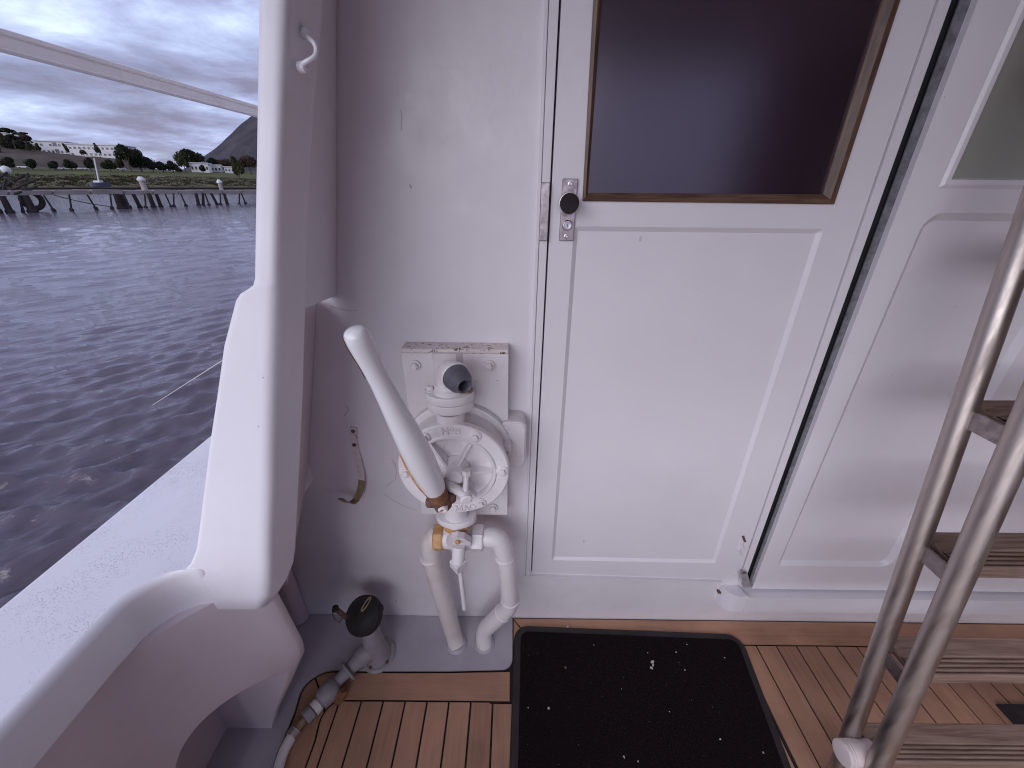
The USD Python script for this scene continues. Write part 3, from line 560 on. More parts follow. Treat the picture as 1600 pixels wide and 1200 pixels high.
for i, (a, b) in enumerate((((1161, 838), (1164, 846)), ((1159, 848), (1161, 857)), ((1155, 858), (1158, 866)))):
    obj('hinge_knuckle', tube([Y(*b, DF-.002), Y(*a, DF-.002)], .0032, 12), 'dark_rust' if i == 0 else 'door_paint', dr)
for px, py in ((912, 845), (1000, 372)):
    p = Y(px, py, DF+.0055); obj('paint_run', hull([p+[sx*.0014, -sy*.0016, sz] for sx in (-1, 1) for sy in (0, 1) for sz in (-.005, .003)]), 'strap_paint', dr)

SF = 0.785
sd = thing('sliding_door', 'white sliding door with rounded recessed panel and frosted window behind the ladder', 'door', (1.4, SF, 0.2))
eT, eB = at2(1529, 0, SF), at2(1178, 912, SF)
spoly = Polygon([lin(eT, eB, .186), (2.5, .186), (2.5, 1.955), lin(eT, eB, 1.955)])
rl = [at2(1446, 340, SF), at2(1216, 882, SF)]
rbz, rtz = at2(1216, 884, SF)[1], at2(1500, 333, SF)[1]; rx = at2(1391, 886, SF)[0]
rec = Polygon([lin(rl[0], rl[1], rbz), (rx, rbz), (rx-.054, rtz), lin(rl[0], rl[1], rtz)])
rec = rec.buffer(-.032).buffer(.032, quad_segs=8).union(rec.buffer(-.010).buffer(.010, quad_segs=5).intersection(sbox(.5, .2, .95, .45)))
wbl = at2(1466, 294, SF); wtl = lin(at2(1593, 5, SF), wbl, 1.85)
win = Polygon([wbl, (2.0, wbl[1]), (1.95, 1.85), wtl])
obj('door_frame', ext_xz(spoly.difference(rec).difference(win), WY-.0006, SF), 'door_paint', sd)
obj('panel_moulding', inset_ring(rec, 0, SF, .014, SF+.010), 'door_paint', sd, smooth=60)
obj('recessed_panel', ext_xz(rec.buffer(-.0135), WY-.0008, SF+.0098), 'door_paint', sd)
obj('window_bead', cat_(inset_ring(win, 0, SF, .006, SF-.003), inset_ring(win, .006, SF-.003, .014, SF-.003), inset_ring(win, .014, SF-.003, .0165, SF+.008)), 'door_paint', sd, smooth=20)
obj('window_pane', ext_xz(win.buffer(-.014), SF+.013, SF+.008), 'frosted_glass', sd, smooth=False)

# ================================================================== MAT ON THE DECK
mt = thing('door_mat', 'black rubber edged door mat lying on the teak before the cabin door', 'mat', (0.35, 0.4, TZ))
mx = [Z(px, py, .008)[:2] for px, py in ((804, 976), (1158, 990), (1219, 1200), (792, 1200))]
mp_ = Polygon([mx[0], mx[1], (mx[2][0]-.012, .10), (mx[3][0]-.006, .10)]).buffer(-.045).buffer(.045, quad_segs=8)
def mat_ring(p, a, za, b, zb):
    m = inset_ring(p, a, za, b, zb); v = m.vertices.copy(); m.vertices = np.c_[v[:, 0], v[:, 2], v[:, 1]]
    if m.face_normals[:, 2].mean() < 0: m.invert()
    return m
obj('rubber_border', cat_(mat_ring(mp_, 0, TZ+.001, .004, TZ+.006), mat_ring(mp_, .004, TZ+.006, .022, TZ+.008), mat_ring(mp_, .022, TZ+.008, .024, TZ+.004)), 'rubber_edge', mt, smooth=40)
obj('pile', ext_xy(mp_.buffer(-.0225), TZ+.0012, TZ+.010), 'mat_pile', mt, smooth=False)
def flake(p, s, seed, zz): 
    g = np.random.default_rng(seed); a = np.sort(g.random(9))*6.283; r = s*(.5+.5*g.random(9))
    return hull([(p[0]+rr*math.cos(t), p[1]+rr*math.sin(t), zz+h) for t, rr in zip(a, r) for h in (0, s*.35)])
fl = [(1019, 1034, .0065), (1018, 1044, .006), (1020, 1039, .005)]
obj('paint_flake', cat_(*[flake(Z(px, py, .012), s, i, TZ+.0101) for i, (px, py, s) in enumerate(fl)]), 'flake_white', label='pale paint flake lying on the black mat', cat='flake')
obj('leaf_scrap', flake(Z(883, 1043, .012), .005, 9, TZ+.0101), 'flake_red', label='tiny reddish scrap on the mat, left of the pale flake', cat='scrap')
p = Z(887, 980, .01); obj('pebble', trimesh.creation.icosphere(2, .0035).apply_translation((p[0], p[1], TZ+.0115)), 'flake_white', label='tiny round white pebble on the far edge of the mat', cat='pebble')
cr = [(857, 1107, .004), (975, 1183, .0035), (1070, 1047, .003), (1056, 1019, .003), (1125, 1155, .003), (1192, 1176, .003), (1002, 997, .003), (928, 1008, .002), (825, 1106, .002), (1132, 1028, .0025), (1073, 1007, .0025), (997, 1190, .0025), (1046, 1112, .0022), (971, 1077, .002), (1012, 1020, .002)]
g_ = np.random.default_rng(11)
for _ in range(34):
    cr.append((g_.uniform(815, 1180), g_.uniform(995, 1195), g_.uniform(.0005, .0010)))
obj('crumbs', cat_(*[flake(Z(px, py, .012), s, 50+i, TZ+.0101) for i, (px, py, s) in enumerate(cr) if mp_.buffer(-.03).contains(sbox(*Z(px, py, .012)[:2], *(Z(px, py, .012)[:2]+.001)))]), 'flake_white', label='pale crumbs scattered over the black door mat', cat='crumbs', kind='stuff', smooth=False)
hx = [Z(px, py, 0)[:2] for px, py in ((1555, 1102), (1588, 1142))]
obj('dark_hatch', ext_xy(sbox(hx[0][0], .28, hx[0][0]+.45, hx[0][1]), TZ-.004, TZ+.006), 'rubber_edge', label='black square hatch mat on the teak behind the ladder', cat='mat')
# ================================================================== HAND PUMP ON ITS BOARD
BY = 0.757                                                 # board face
pm = thing('hand_pump', 'white painted hand bilge pump with long raised handle on the wall', 'pump', (-0.15, WY, 0.62))
b_tl, b_tr, b_br = Y(622, 545, BY), Y(791, 545, BY), Y(793, 805, BY)
bx0, bx1, bz1, bz0 = b_tl[0]+.004, b_br[0], b_tl[2], b_br[2]
obj('backing_board', box(bx0, bx1, BY, WY-.0004, bz0, bz1-.010, .0012), 'board_paint', pm)
obj('board_top', box(bx0+.0004, bx1-.0004, BY+.0005, WY-.0006, bz1-.0099, bz1, .002), 'board_flaked', pm, label='flaking top edge of the board')
for px, py in ((648, 571), (764, 571), (770, 793)):
    obj('mounting_bolt', hexbolt(Y(px, py, BY-.002), (0, -1, 0), .0085, .010), 'pump_paint', pm)
pc = Y(700, 570, BY)
obj('pad', hull([(pc[0]+a*.036, BY-h, z) for a, h in ((-1, -.002), (-.75, .010), (.55, .010), (1.0, -.002)) for z in (bz1-.006, pc[2]-.12)]), 'board_paint', pm)
# body: back flange, drum, front cover with rim, six spokes and hub
c = Y(709, 737, 0.668); R = 0.1235; cx, cz = c[0], c[2]; cy0 = 0.668
ax = (0, -1, 0)
obj('back_flange', lathe([(.112, 0), (.127, .002), (.127, .016), (.118, .020)], (cx, BY-.001, cz+.004), ax, 56), 'pump_paint', pm)
obj('drum', lathe([(.116, 0), (.1145, .045), (.1145, BY-.018-cy0-.018)], (cx, BY-.018, cz), ax, 56), 'pump_paint', pm)
cov = obj('front_cover', lathe([(.08, -.018), (R-.002, -.018), (R, -.016), (R, -.003), (R-.003, 0), (.099, 0), (.096, -.001), (.093, .0028), (.089, .0028), (.086, -.001), (.084, -.009), (.055, -.013), (.03, -.015), (.012, -.016)], (cx, cy0, cz), ax, 72), 'pump_paint', pm, smooth=35)
for k in range(6):
    a = math.radians(60*k+(2 if k else 2)); d = np.array([math.cos(a), 0, math.sin(a)]); e = np.array([-d[2], 0, d[0]])
    p0, p1 = np.array([cx, cy0, cz])+d*.022, np.array([cx, cy0, cz])+d*.0865
    obj('spoke', hull([p+e*s*w+[0, yy, 0] for p, yt in ((p0, -.010), (p1, -.0015)) for s, w, yy in ((-1, .0055, .014), (1, .0055, .014), (-1, .0028, yt), (1, .0028, yt))]), 'pump_paint', cov)
    bc = np.array([cx, cy0, cz])+d*.1075
    obj('bolt_boss', lathe([(.0145, -.004), (.0140, .0015), (.0125, .0025)], bc, ax, 24), 'pump_paint', cov)
    obj('cover_bolt', hexbolt(bc+[0, -.002, 0], ax, .0078, .0075), 'pump_paint', cov)
obj('hub', lathe([(.034, -.014), (.030, .002), (.024, .012), (.020, .022), (.012, .024)], (cx+.002, cy0, cz), ax, 36), 'pump_paint', cov)
obj('dome', lathe([(.030, -.014), (.029, -.004), (.022, .006), (.010, .010)], (cx+.012, cy0, cz-.056), ax, 28), 'pump_paint', cov)
for s, ang, hgt in (('Nº5', 90, .0165), ('MAC', 281, .0155)):
    tm = meshkit.text_mesh(s, hgt, .0024, bold=True); w = tm.bounds[1]-tm.bounds[0]; tm.apply_translation((-tm.bounds.mean(0)[0], -tm.bounds.mean(0)[1], 0))
    v = tm.vertices.copy(); rr = .1085 if ang == 90 else .1085; ac = math.radians(ang)
    sg = 1 if ang == 90 else -1                            # letters follow the rim
    th = ac-sg*v[:, 0]/rr; rad = rr+sg*v[:, 1]*.95
    tm.vertices = np.c_[cx+rad*np.cos(th), cy0+.0003-v[:, 2], cz+rad*np.sin(th)]
    if tm.volume < 0: tm.invert()
    obj('raised_lettering', tm, 'pump_paint', cov, smooth=False, label='raised letters '+s)
# crank: shaft plate from the hub, pin and link
ch = np.array([cx+.002, cy0-.022, cz])
pk1, pk2 = Y(728, 776, cy0-.040), Y(690, 770, cy0-.045)
obj('crank_arm', tube(spline([ch+[-.028, .004, -.012], ch+[-.005, -.008, -.016], pk1+[-.012, .004, .010], pk1], 14), np.linspace(.013, .010, 14), 14), 'pump_paint', pm)
obj('crank_boss', lathe([(.006, -.012), (.0135, -.010), (.0135, .009), (.010, .011)], pk1, (.25, -1, -.15), 20), 'pump_paint', pm)
obj('link_pin', tube([Y(729, 738, cy0-.026), Y(727, 772, cy0-.036)], .0062, 14), 'pump_paint', pm)
obj('link_collar', tube([Y(729, 734, cy0-.026), Y(729, 742, cy0-.027)], .0098, 6), 'pump_paint', pm)
obj('shaft_arm', hull([Y(px, py, yy) for px, py in ((655, 742), (700, 748), (702, 775), (668, 770)) for yy in (cy0-.012, cy0-.034)]), 'pump_paint', pm)
# socket, rusty clamp and the long white handle rising toward the viewer
hb, ht = Y(684, 772, cy0-.060), Y(552, 514, 0.505)
hdir = (ht-hb)/np.linalg.norm(ht-hb); Lh = np.linalg.norm(ht-hb)
prof = [(.000, .0200), (.06, .0240), (.16, .0278), (.27, .0292), (.38, .0280), (.52, .0240), (.66, .0196), (.76, .0173), (.84, .0172), (.91, .0188), (.955, .0194), (.98, .0185), (.993, .0155), (1.0, .0105), (1.002, .002)]
hd = obj('handle', tube([hb+hdir*Lh*t for t, r in prof], [r*.94 for t, r in prof], 28), 'handle_paint', pm, smooth=60, label='white bat shaped wooden handle')
sd_ = np.cross(hdir, [0, 1, 0]); sd_ /= np.linalg.norm(sd_)
if sd_[0] > 0: sd_ = -sd_
obj('rusty_split', tube([hb+hdir*Lh*t+sd_*(r*.92)+np.array([0, -.35*r, 0]) for t, r in ((.0, .0200), (.08, .0250), (.16, .0279), (.26, .0291), (.36, .0283))], [.0020, .0034, .0034, .0026, .001], 8), 'orange_stain', hd, label='rust stained split along the handle')
obj('seam', tube([hb+hdir*Lh*t+sd_*(r*.80)+np.array([0, -.6*r, 0]) for t, r in ((.80, .0174), (.86, .0175), (.91, .0189), (.955, .0195), (.985, .0178))], .0006, 6), 'dark_rust', hd)
obj('socket_rust', tube([hb-hdir*.014, hb-hdir*.003, hb+hdir*.008, hb+hdir*.020], [.0195, .0203, .0213, .0232], 28), 'rust', pm, label='rusty end of the handle')
e1, e2 = frame_of(hdir)
clp = hb-hdir*.026
obj('clamp', cat_(lathe([(.0150, -.020), (.0205, -.016), (.0212, .004), (.0200, .014), (.0180, .016)], clp, hdir, 10),
    box(clp[0]-.033, clp[0]-.008, clp[1]-.010, clp[1]+.016, clp[2]-.016, clp[2]+.006, .005), box(clp[0]+.004, clp[0]+.030, clp[1]-.002, clp[1]+.02, clp[2]-.012, clp[2]+.012, .006)), 'dark_rust', pm, label='dark rusty clamp')
bo = Y(692, 799, clp[1]-.022)
obj('clamp_bolt', cat_(lathe([(.0105, -.020), (.0105, -.002), (.0092, 0), (.0060, 0), (.0055, -.004), (.001, -.004)], bo, (0.1, -1, -.35), 18)), 'cap_plastic', pm, label='pale clamp bolt')
# outlet on top: neck, paired oval flanges, elbow and grey threaded nozzle
oy = 0.700
o0, o1 = Y(706, 668, oy), Y(703, 640, oy); ox = Y(703, 630, oy)[0]
obj('outlet_neck', tube([(ox, oy, cz+.10), (ox, oy, Y(703, 640, oy)[2])], .0310, 28), 'pump_paint', pm)
def oval(z0, z1, rx, ry, b=.003):
    a = np.linspace(0, 2*np.pi, 40, endpoint=False); ca, sa = np.cos(a), np.sin(a)
    X_, Y_ = rx*np.sign(ca)*np.abs(ca)**.95, ry*np.sign(sa)*np.abs(sa)**1.25
    return loft([np.c_[ox+X_*k, oy+Y_*k, np.full(40, z)] for z, k in ((z0, .97), (z0+b, 1), (z1-b, 1), (z1, .96))])
zf = Y(703, 642, oy-.035)[2]
obj('flange', oval(zf-.012, zf+.0075, .0500, .037), 'pump_paint', pm); obj('flange', oval(zf+.0090, zf+.027, .0520, .038), 'pump_paint', pm)
for s in (-1, 1): obj('flange_bolt', hexbolt((ox+s*.039, oy, zf+.028), (0, 0, 1), .0075, .010), 'brass_worn' if s > 0 else 'pump_paint', pm)
obj('elbow_collar', lathe([(.031, 0), (.031, .005), (.0275, .008), (.0295, .011), (.0295, .016), (.026, .019)], (ox, oy, zf+.0265), (0, 0, 1), 32), 'pump_paint', pm)
ez = zf+.047; ed = np.array([.50, -.84, -.06]); ed /= np.linalg.norm(ed); ec = np.array([ox, oy, ez+.033])
obj('elbow', tube(bend([(ox, oy, ez-.006), ec, ec+ed*.040], .034, 12), .0250, 28), 'pump_paint', pm)
obj('elbow_ring', lathe([(.0265, 0), (.0290, .002), (.0290, .007), (.0265, .009)], ec+ed*.034, ed, 30), 'pump_paint', pm)
nz = obj('nozzle', lathe([(.0268, 0)]+[(r-.0009*(k % 2), .002+.0024*k) for k, r in enumerate(np.linspace(.0268, .0240, 9))]+[(.0215, .026), (.0165, .034), (.0150, .040), (.0135, .041), (.0110, .039), (.0105, .004), (.0005, .004)], ec+ed*.043, ed, 32), 'grey_plastic', pm, label='grey threaded nozzle with open end')
obj('bore', lathe([(.0104, 0), (.0104, .002), (.0005, .002)], ec+ed*.0615, ed, 20), 'black_plastic', nz)
# valve box at the right side with its bracket
vx0, vx1 = Y(794, 700, .765)[0], Y(821, 700, .765)[0]; vz0, vz1 = Y(808, 731, .745)[2], Y(808, 660, .745)[2]
vb = rrect(vx0-.02, vx1, vz0, vz1, .019)
obj('side_box', cat_(ext_xz(vb, WY-.0005, .748), inset_ring(vb, 0, .748, .004, .744), ext_xz(vb.buffer(-.0038), .748, .7441)), 'pump_paint', pm, smooth=40)
bk = Y(795, 698, .725)
obj('side_bracket', cat_(box(bk[0]-.030, bk[0]+.006, .715, .748, bk[2]-.010, bk[2]+.010, .004), box(bk[0]-.004, bk[0]+.008, .722, .752, bk[2]-.030, bk[2]-.009, .003)), 'pump_paint', pm)
# manifold beneath: neck, tee, two unions, drain cock
my = 0.700
m0 = Y(716, 840, my); mx_ = m0[0]; mz = m0[2]
obj('inlet_flange', cat_(loft([np.c_[mx_+.050*k*np.cos(t), my+.034*k*np.sin(t), np.full(36, z)] for t in [np.linspace(0, 2*np.pi, 36, endpoint=False)] for z, k in ((mz+.066, .96), (mz+.069, 1), (mz+.080, 1), (mz+.083, .96))])), 'pump_paint', pm)
obj('inlet_neck', tube([(mx_, my, mz), (mx_, my, cz-.085)], [.027, .029], 28), 'pump_paint', pm)
obj('inlet_nut', lathe([(.0325, 0), (.0335, .002), (.0335, .014), (.0325, .016)], (mx_, my, mz+.040), (0, 0, 1), 6), 'orange_stain', pm, label='rust stained hexagon nut')
obj('tee', cat_(tube([(mx_-.050, my, mz), (mx_-.03, my, mz), (mx_, my, mz), (mx_+.03, my, mz), (mx_+.050, my, mz)], [.026, .028, .031, .028, .026], 28), lathe([(.030, -.03), (.031, 0), (.030, .02)], (mx_, my, mz), (0, -.35, 1), 28)), 'pump_paint', pm, smooth=50)
obj('union_nut', lathe([(.0325, 0), (.0345, .003), (.0345, .022), (.0325, .025)], (mx_-.062, my, mz), (1, 0, 0), 6), 'orange_stain', pm, label='rust stained union nut')
obj('union_nut', lathe([(.0325, 0), (.0345, .003), (.0345, .026), (.0325, .029)], (mx_+.036, my, mz), (1, 0, 0), 6), 'pump_paint', pm)
dk = Y(717, 846, my-.034); dd = np.array([0, -.80, -.6])
obj('cock_plate', hull([dk+np.array([sx*.031, yy, 0])+np.array([0, -.35, .94])*t*1.12 for sx, t in ((0, .036), (.5, .030), (1, .004), (.9, -.022), (.3, -.036), (-.3, -.036), (-.9, -.022), (-1, .004), (-.5, .030)) for yy in (-.006, .012)]), 'pump_paint', pm)
obj('cock_screw', hexbolt(dk+[0, -.014, .017], (0, -.94, -.35), .0068, .006, False), 'orange_stain', pm)
ck = Y(716, 880, my-.055)
obj('cock_body', tube([dk+[0, -.004, -.010], ck+[0, 0, .004]], [.0165, .0160], 20), 'pump_paint', pm)
obj('cock_nut', lathe([(.0195, -.015), (.0212, -.013), (.0212, .011), (.0195, .013)], ck+[0, 0, -.004], (0, .12, -1), 4), 'pump_paint', pm)
obj('cock_lever', tube([Y(718, 884, my-.057), Y(726, 951, my-.060)], .0062, 12), 'pump_paint', pm)
# the two suction pipes down to the deck
lp0 = np.array([mx_-.062, my, mz])
obj('suction_pipe', tube(bend([lp0, Y(671, 843, my), Y(676, 880, my+.004), Z(709, 992, .03), Z(714, 1008, .004)], .030, 8), .0258, 26), 'pipe_stained', pm, smooth=60)
obj('pipe_collar', lathe([(.0262, 0), (.0280, .002), (.0280, .007), (.0262, .009)], Y(672, 868, my+.002), (.08, 0, -1), 26), 'pump_paint', pm)
k1, k2, k3 = Y(791, 870, my), Y(798, 946, my+.006), Z(755, 985, .055)
obj('suction_pipe', tube(bend([(mx_+.064, my, mz), Y(779, 838, my), k1, k2, k3, Z(757, 1007, .004)], .030, 8), .0252, 26), 'pump_paint', pm, smooth=60)
for a, b in ((Y(789, 868, my), (.02, 0, -1)), (Y(797, 936, my+.005), (.03, 0, -1))): obj('pipe_collar', lathe([(.0258, 0), (.0278, .0015), (.0278, .006), (.0258, .008)], a, b, 26), 'pump_paint', pm)
dr2 = (k3-k2)/np.linalg.norm(k3-k2)
obj('pipe_collar', lathe([(.0256, 0), (.0274, .002), (.0274, .007), (.0256, .009)], k2+dr2*.045, dr2, 26), 'pump_paint', pm)
for px, py in ((714, 1006), (757, 1005)):
    p = Z(px, py, .004); obj('deck_collar', lathe([(.034, 0), (.0315, .004), (.0262, .009)], (p[0], p[1], .0046), (0, 0, 1), 26), 'deck_paint', pm)

# ================================================================== RUSTY STRAP HOOK
sp_ = [Y(553, 668, WY-.004), Y(559, 715, WY-.004), Y(565, 745, WY-.010), Y(562, 768, WY-.020), Y(551, 785, WY-.034), Y(538, 783, WY-.046), Y(532, 779, WY-.050)]
def strap(pts, w, t):
    P_ = spline(pts, 26); T = np.gradient(P_, axis=0); T /= np.linalg.norm(T, axis=1)[:, None]; rings = []
    for i, (p, tt) in enumerate(zip(P_, T)):
        s = np.array([.97, -.25*(i/25), .12*(1 if i < 12 else .4)]); s -= tt*(s@tt); s /= np.linalg.norm(s); n_ = np.cross(tt, s)
        rings.append([p+s*w*a+n_*t*b for a, b in ((-1, -1), (1, -1), (1, 1), (-1, 1))])
    return rings
rg = strap(sp_, .0088, .0016)
sh = thing('strap_hook', 'narrow painted metal strap hook with rusty curled end on the wall', 'hook', tuple(sp_[0]))
obj('strap', loft(rg[:16]), 'strap_paint', sh); obj('curled_end', loft(rg[15:]), 'brass_worn', sh, label='bare rusty curled end')
for i in (1, 5): obj('screw', lathe([(.0055, 0), (.0050, .002), (.0018, .0022)], np.mean(rg[i], 0)+[0, -.0012, 0], (0, -1, 0), 14), 'dark_rust', sh)

# ================================================================== DECK FITTING WITH HOSE
FY = 0.69
df = thing('deck_fitting', 'grey cast deck outlet with round black cap in the corner', 'deck outlet', tuple(Z(592, 1026, 0)))
fb = Z(592, 1024, .005)
obj('base_flange', lathe([(.050, 0), (.050, .005), (.044, .009)], fb, (.05, -.12, 1), 36), 'grey_cast', df)
for a in (-.6, 1.2, 3.0, 4.4): obj('flange_screw', lathe([(.005, 0), (.004, .003)], fb+[.040*math.cos(a), .040*math.sin(a), .008], (0, 0, 1), 10), 'dark_rust', df)
cc = Y(566, 962, FY-.012); cn = np.array([-.16, -.55, .80]); cn /= np.linalg.norm(cn)
obj('body', tube(spline([fb+[0, 0, .002], fb+[-.004, 0, .035], fb*.45+cc*.55+[.004, 0, 0], cc-cn*.026], 16), np.r_[np.linspace(.038, .027, 10), np.linspace(.027, .025, 6)], 26), 'grey_cast', df, smooth=60)
obj('neck_ring', lathe([(.026, 0), (.0295, .003), (.0295, .010), (.026, .012)], cc-cn*.040, cn, 28), 'grey_cast', df)
cp = obj('cap', lathe([(.030, -.026), (.0500, -.024), (.0530, -.020), (.0530, -.004), (.0500, .002), (.0470, .0026), (.0440, .0006), (.020, .0030), (.016, .0070), (.006, .0075)], cc, cn, 40), 'black_plastic', df, smooth=40, label='round black cap')
cu, cv_ = frame_of(cn)
def capp(px, py, h=.004): p = onp(px, py, cn, cn@(cc+cn*h)); return p
obj('grip_loop', tube(np.vstack([[capp(572+11*math.cos(t)*.55+math.sin(t)*4, 944-9*math.sin(t)+math.cos(t)*-6, .009) for t in np.linspace(0, 6.283, 22)]]), .0022, 8, cap=False), 'brass_worn', cp)
obj('lug', box(*sum([[v_-.010, v_+.010] for v_ in (capp(593, 952, -.012))], []), .003), 'black_plastic', cp)
l0, l1 = capp(546, 968, -.012), Y(524, 951, FY-.015)
obj('hinge_arm', tube([l0, l1], .0068, 12), 'dark_rust', df); obj('hinge_eye', lathe([(.004, -.006), (.0085, -.006), (.0085, .006), (.004, .006)], l1, (.3, -.9, .1), 16), 'black_plastic', df)
obj('retaining_clip', tube(spline([l1, Y(522, 965, FY-.018), Y(528, 972, FY-.018), Y(534, 962, FY-.016)], 16), .0016, 8), 'steel_flat', df)
b0, b1, b2 = fb+[-.010, -.004, .045], Z(548, 1043, .036), Z(526, 1066, .026)
obj('branch', tube(spline([b0, b1, b2, Z(520, 1072, .024)], 14), np.r_[np.linspace(.031, .027, 5), np.linspace(.022, .0165, 6), [.0165]*3], 24), 'grey_cast', df, smooth=60)
obj('branch_ring', lathe([(.0275, 0), (.0300, .002), (.0300, .007), (.024, .009)], Z(546, 1046, .036), b2-b1, 26), 'grey_cast', df)
vc = Z(512, 1083, .024)
hp = [Z(px, py, z) for px, py, z in ((520, 1072, .024), (512, 1083, .024), (502, 1096, .022), (488, 1110, .021), (474, 1126, .019), (463, 1140, .018), (448, 1163, .016), (434, 1200, .015), (428, 1250, .015), (436, 1330, .015))]
va = hp[3]-hp[1]; va /= np.linalg.norm(va)
obj('gate_valve', cat_(lathe([(.019, -.026), (.026, -.020), (.028, 0), (.026, .018), (.019, .024)], vc, va, 22), trimesh.creation.icosphere(3, .027).apply_translation(vc+[.004, 0, .006]), lathe([(.016, 0), (.018, .022), (.012, .026)], vc+[.01, 0, .0], np.cross(va, [0, 0, 1.]), 20)), 'grey_cast', df, smooth=50)
vk = Z(531, 1088, .018); obj('valve_knob', lathe([(.010, -.012), (.019, -.010), (.019, .008), (.013, .011)], vk, np.cross([0, 0, 1.], va)*np.array([-1, -1, 1]), 7), 'rust', df, label='rusty valve knob')
hs = thing('hose', 'white hose with dark stripe and clamped fittings curving along the deck edge', 'hose', tuple(hp[3]))
obj('coupling', lathe([(.017, -.010), (.0195, -.008), (.0195, .008), (.017, .010)], Z(503, 1079+14, .022), va, 8), 'grey_cast', hs)
obj('white_collar', lathe([(.0175, -.009), (.0195, -.007), (.0195, .007), (.0175, .009)], hp[2]*.45+hp[3]*.55, va, 24), 'hose_white', hs)
obj('grey_coupling', lathe([(.0165, -.011), (.019, -.008), (.019, .008), (.0165, .011)], hp[3]*.6+hp[4]*.4, va, 8), 'grey_cast', hs)
hcv = spline(hp[3:], 60)
obj('barb', tube(hcv[4:14], .0105, 16), 'brass_worn', hs)
obj('hose_clamp', lathe([(.0150, -.007), (.0160, -.006), (.0160, .006), (.0150, .007)], hcv[12], hcv[13]-hcv[11], 24), 'stainless', hs)
obj('hose_body', tube(hcv[10:], .0142, 20), 'hose_white', hs, smooth=60)
hp2 = hcv[14:].copy(); T = np.gradient(hp2, axis=0); T /= np.linalg.norm(T, axis=1)[:, None]
sdv = np.cross(T, [0, 0, 1.]); sdv *= np.sign(-sdv[:, :1]); obj('stripe', tube(hp2+sdv*.0075+[0, 0, .0115], .0013, 8), 'black_plastic', hs)

# ================================================================== LADDER
XL = 0.80
bt = [X(1310, 1200, XL), X(1600, 370, XL)]; ftb = [X(1372, 1195, XL), X(1604, 660, XL)]
def along(a, z): t = (z-a[0][2])/(a[1][2]-a[0][2]); return a[0]+(a[1]-a[0])*t
ld = thing('ladder', 'steel tube ladder with weathered timber treads at the right', 'ladder', (1.1, .45, 0))
XR = 1.37
for dx in (0, XR-XL):
    obj('side_tube', tube([along(bt, .006)+[dx, 0, 0], along(bt, 1.0)+[dx, 0, 0], along(bt, 2.6)+[dx, 0, 0]], .0178, 24), 'stainless', ld, smooth=60)
    obj('side_tube', tube([along(ftb, .012)+[dx, 0, 0], along(ftb, 1.0)+[dx, 0, 0], along(ftb, 2.6)+[dx, 0, 0]], .0188, 24), 'stainless', ld, smooth=60)
for i, zt_ in enumerate((0.192, 0.445, 0.703, 0.972, 1.235, 1.495)):
    yb, yfr = along(bt, zt_)[1]+.012, along(ftb, zt_)[1]+.008; x0, x1 = XL+.018, XR-.018; w = yb-yfr
    pr = []
    for t in np.linspace(0, 1, 49):
        y = yfr+w*t; gr = 0.0
        for gy in (.10, .22, .33, .44): gr -= .0032*math.exp(-((t-gy)/.022)**2)
        pr.append((y, zt_+gr-.004*(max(0, .05-t)/.05)**2-.004*(max(0, t-.96)/.04)**2))
    th_ = .026
    ring = pr+[(yb, zt_-th_), (yfr, zt_-th_)]
    rows = []
    xs_ = np.linspace(x0, x1, 26)
    for x in xs_:
        n_ = meshkit.fbm(np.array([[x*9, y*60, i*3.1] for y, z in ring]), 3, seed=i)-.5
        e = .006*max(0, 1-(x-x0)/.012)**2+.006*max(0, 1-(x1-x)/.012)**2
        rows.append([(x, y, z+nn*.0035-(e if k < 49 else -e)) for k, ((y, z), nn) in enumerate(zip(ring, n_))])
    obj('tread', loft(rows), 'tread_wood', ld, smooth=40)
    for dx in (0, XR-XL):
        a, b = along(bt, zt_-.024)+[dx, 0, 0], along(ftb, zt_-.024)+[dx, 0, 0]
        obj('tread_bracket', hull([p+[sx, 0, sz] for p in (a, b) for sx in (-.003, .003) for sz in (-.016, .016)]), 'steel_flat', ld)
rc = X(1314, 1177, .752)
obj('end_cap', lathe([(.020, 0), (.0245, .0015), (.0255, .004), (.0255, .010), (.0240, .011), (.0240, .0125), (.0255, .0135), (.0255, .016), (.0240, .017), (.0240, .0185), (.0252, .0195), (.0252, .072)], rc, (1, .04, -.02), 36), 'cap_plastic', ld, smooth=35, label='round pinkish white plastic end cap')

# ================================================================== RAIL, LINE
hr = thing('side_rail', 'pale painted rail running forward above the bulwark, over the water', 'rail', (-.83, 0, 1.5))
ra, rb_ = X(0, 62, -.83), X(398, 173, -.83); rd = (rb_-ra)/(rb_[1]-ra[1]); rail_pts = [ra+rd*(y-ra[1]) for y in (-1.8, 1.0, 6.0)]
def railsec(p): return [p+[a, 0, b] for a, b in ((-.018, -.011), (-.006, -.0165), (.018, -.0165), (.0215, -.0140), (.0150, .0020), (.0105, .0025), (.0095, .0050), (.0120, .0070), (.0085, .0140), (.002, .0165), (-.010, .0160), (-.016, .010))]
obj('rail_bar', loft([railsec(p) for p in rail_pts]), 'rail_paint', hr, smooth=25)
for y in (-1.6, 2.6, 4.6):
    p = ra+rd*(y-ra[1]); obj('stanchion', tube([(p[0]+.02, y, .688), (p[0], y, p[2]-.016)], .011, 14), 'stainless', hr)
# mooring line from the boat's side into the water
q0, q1 = np.array([-1.15, 2.25, .62]), Z(205, 655, WL+.02)
qq = [X(345, 565, -2.2), Z(240, 632, WL+.0)]
obj('mooring_line', tube(np.array([qq[0]+(qq[0]-qq[1])*.6, qq[0], (qq[0]+qq[1])/2, qq[1], qq[1]+(qq[1]-qq[0])*.05]), .0042, 8), 'rope', label='thin pale mooring line running down to the water', cat='rope')

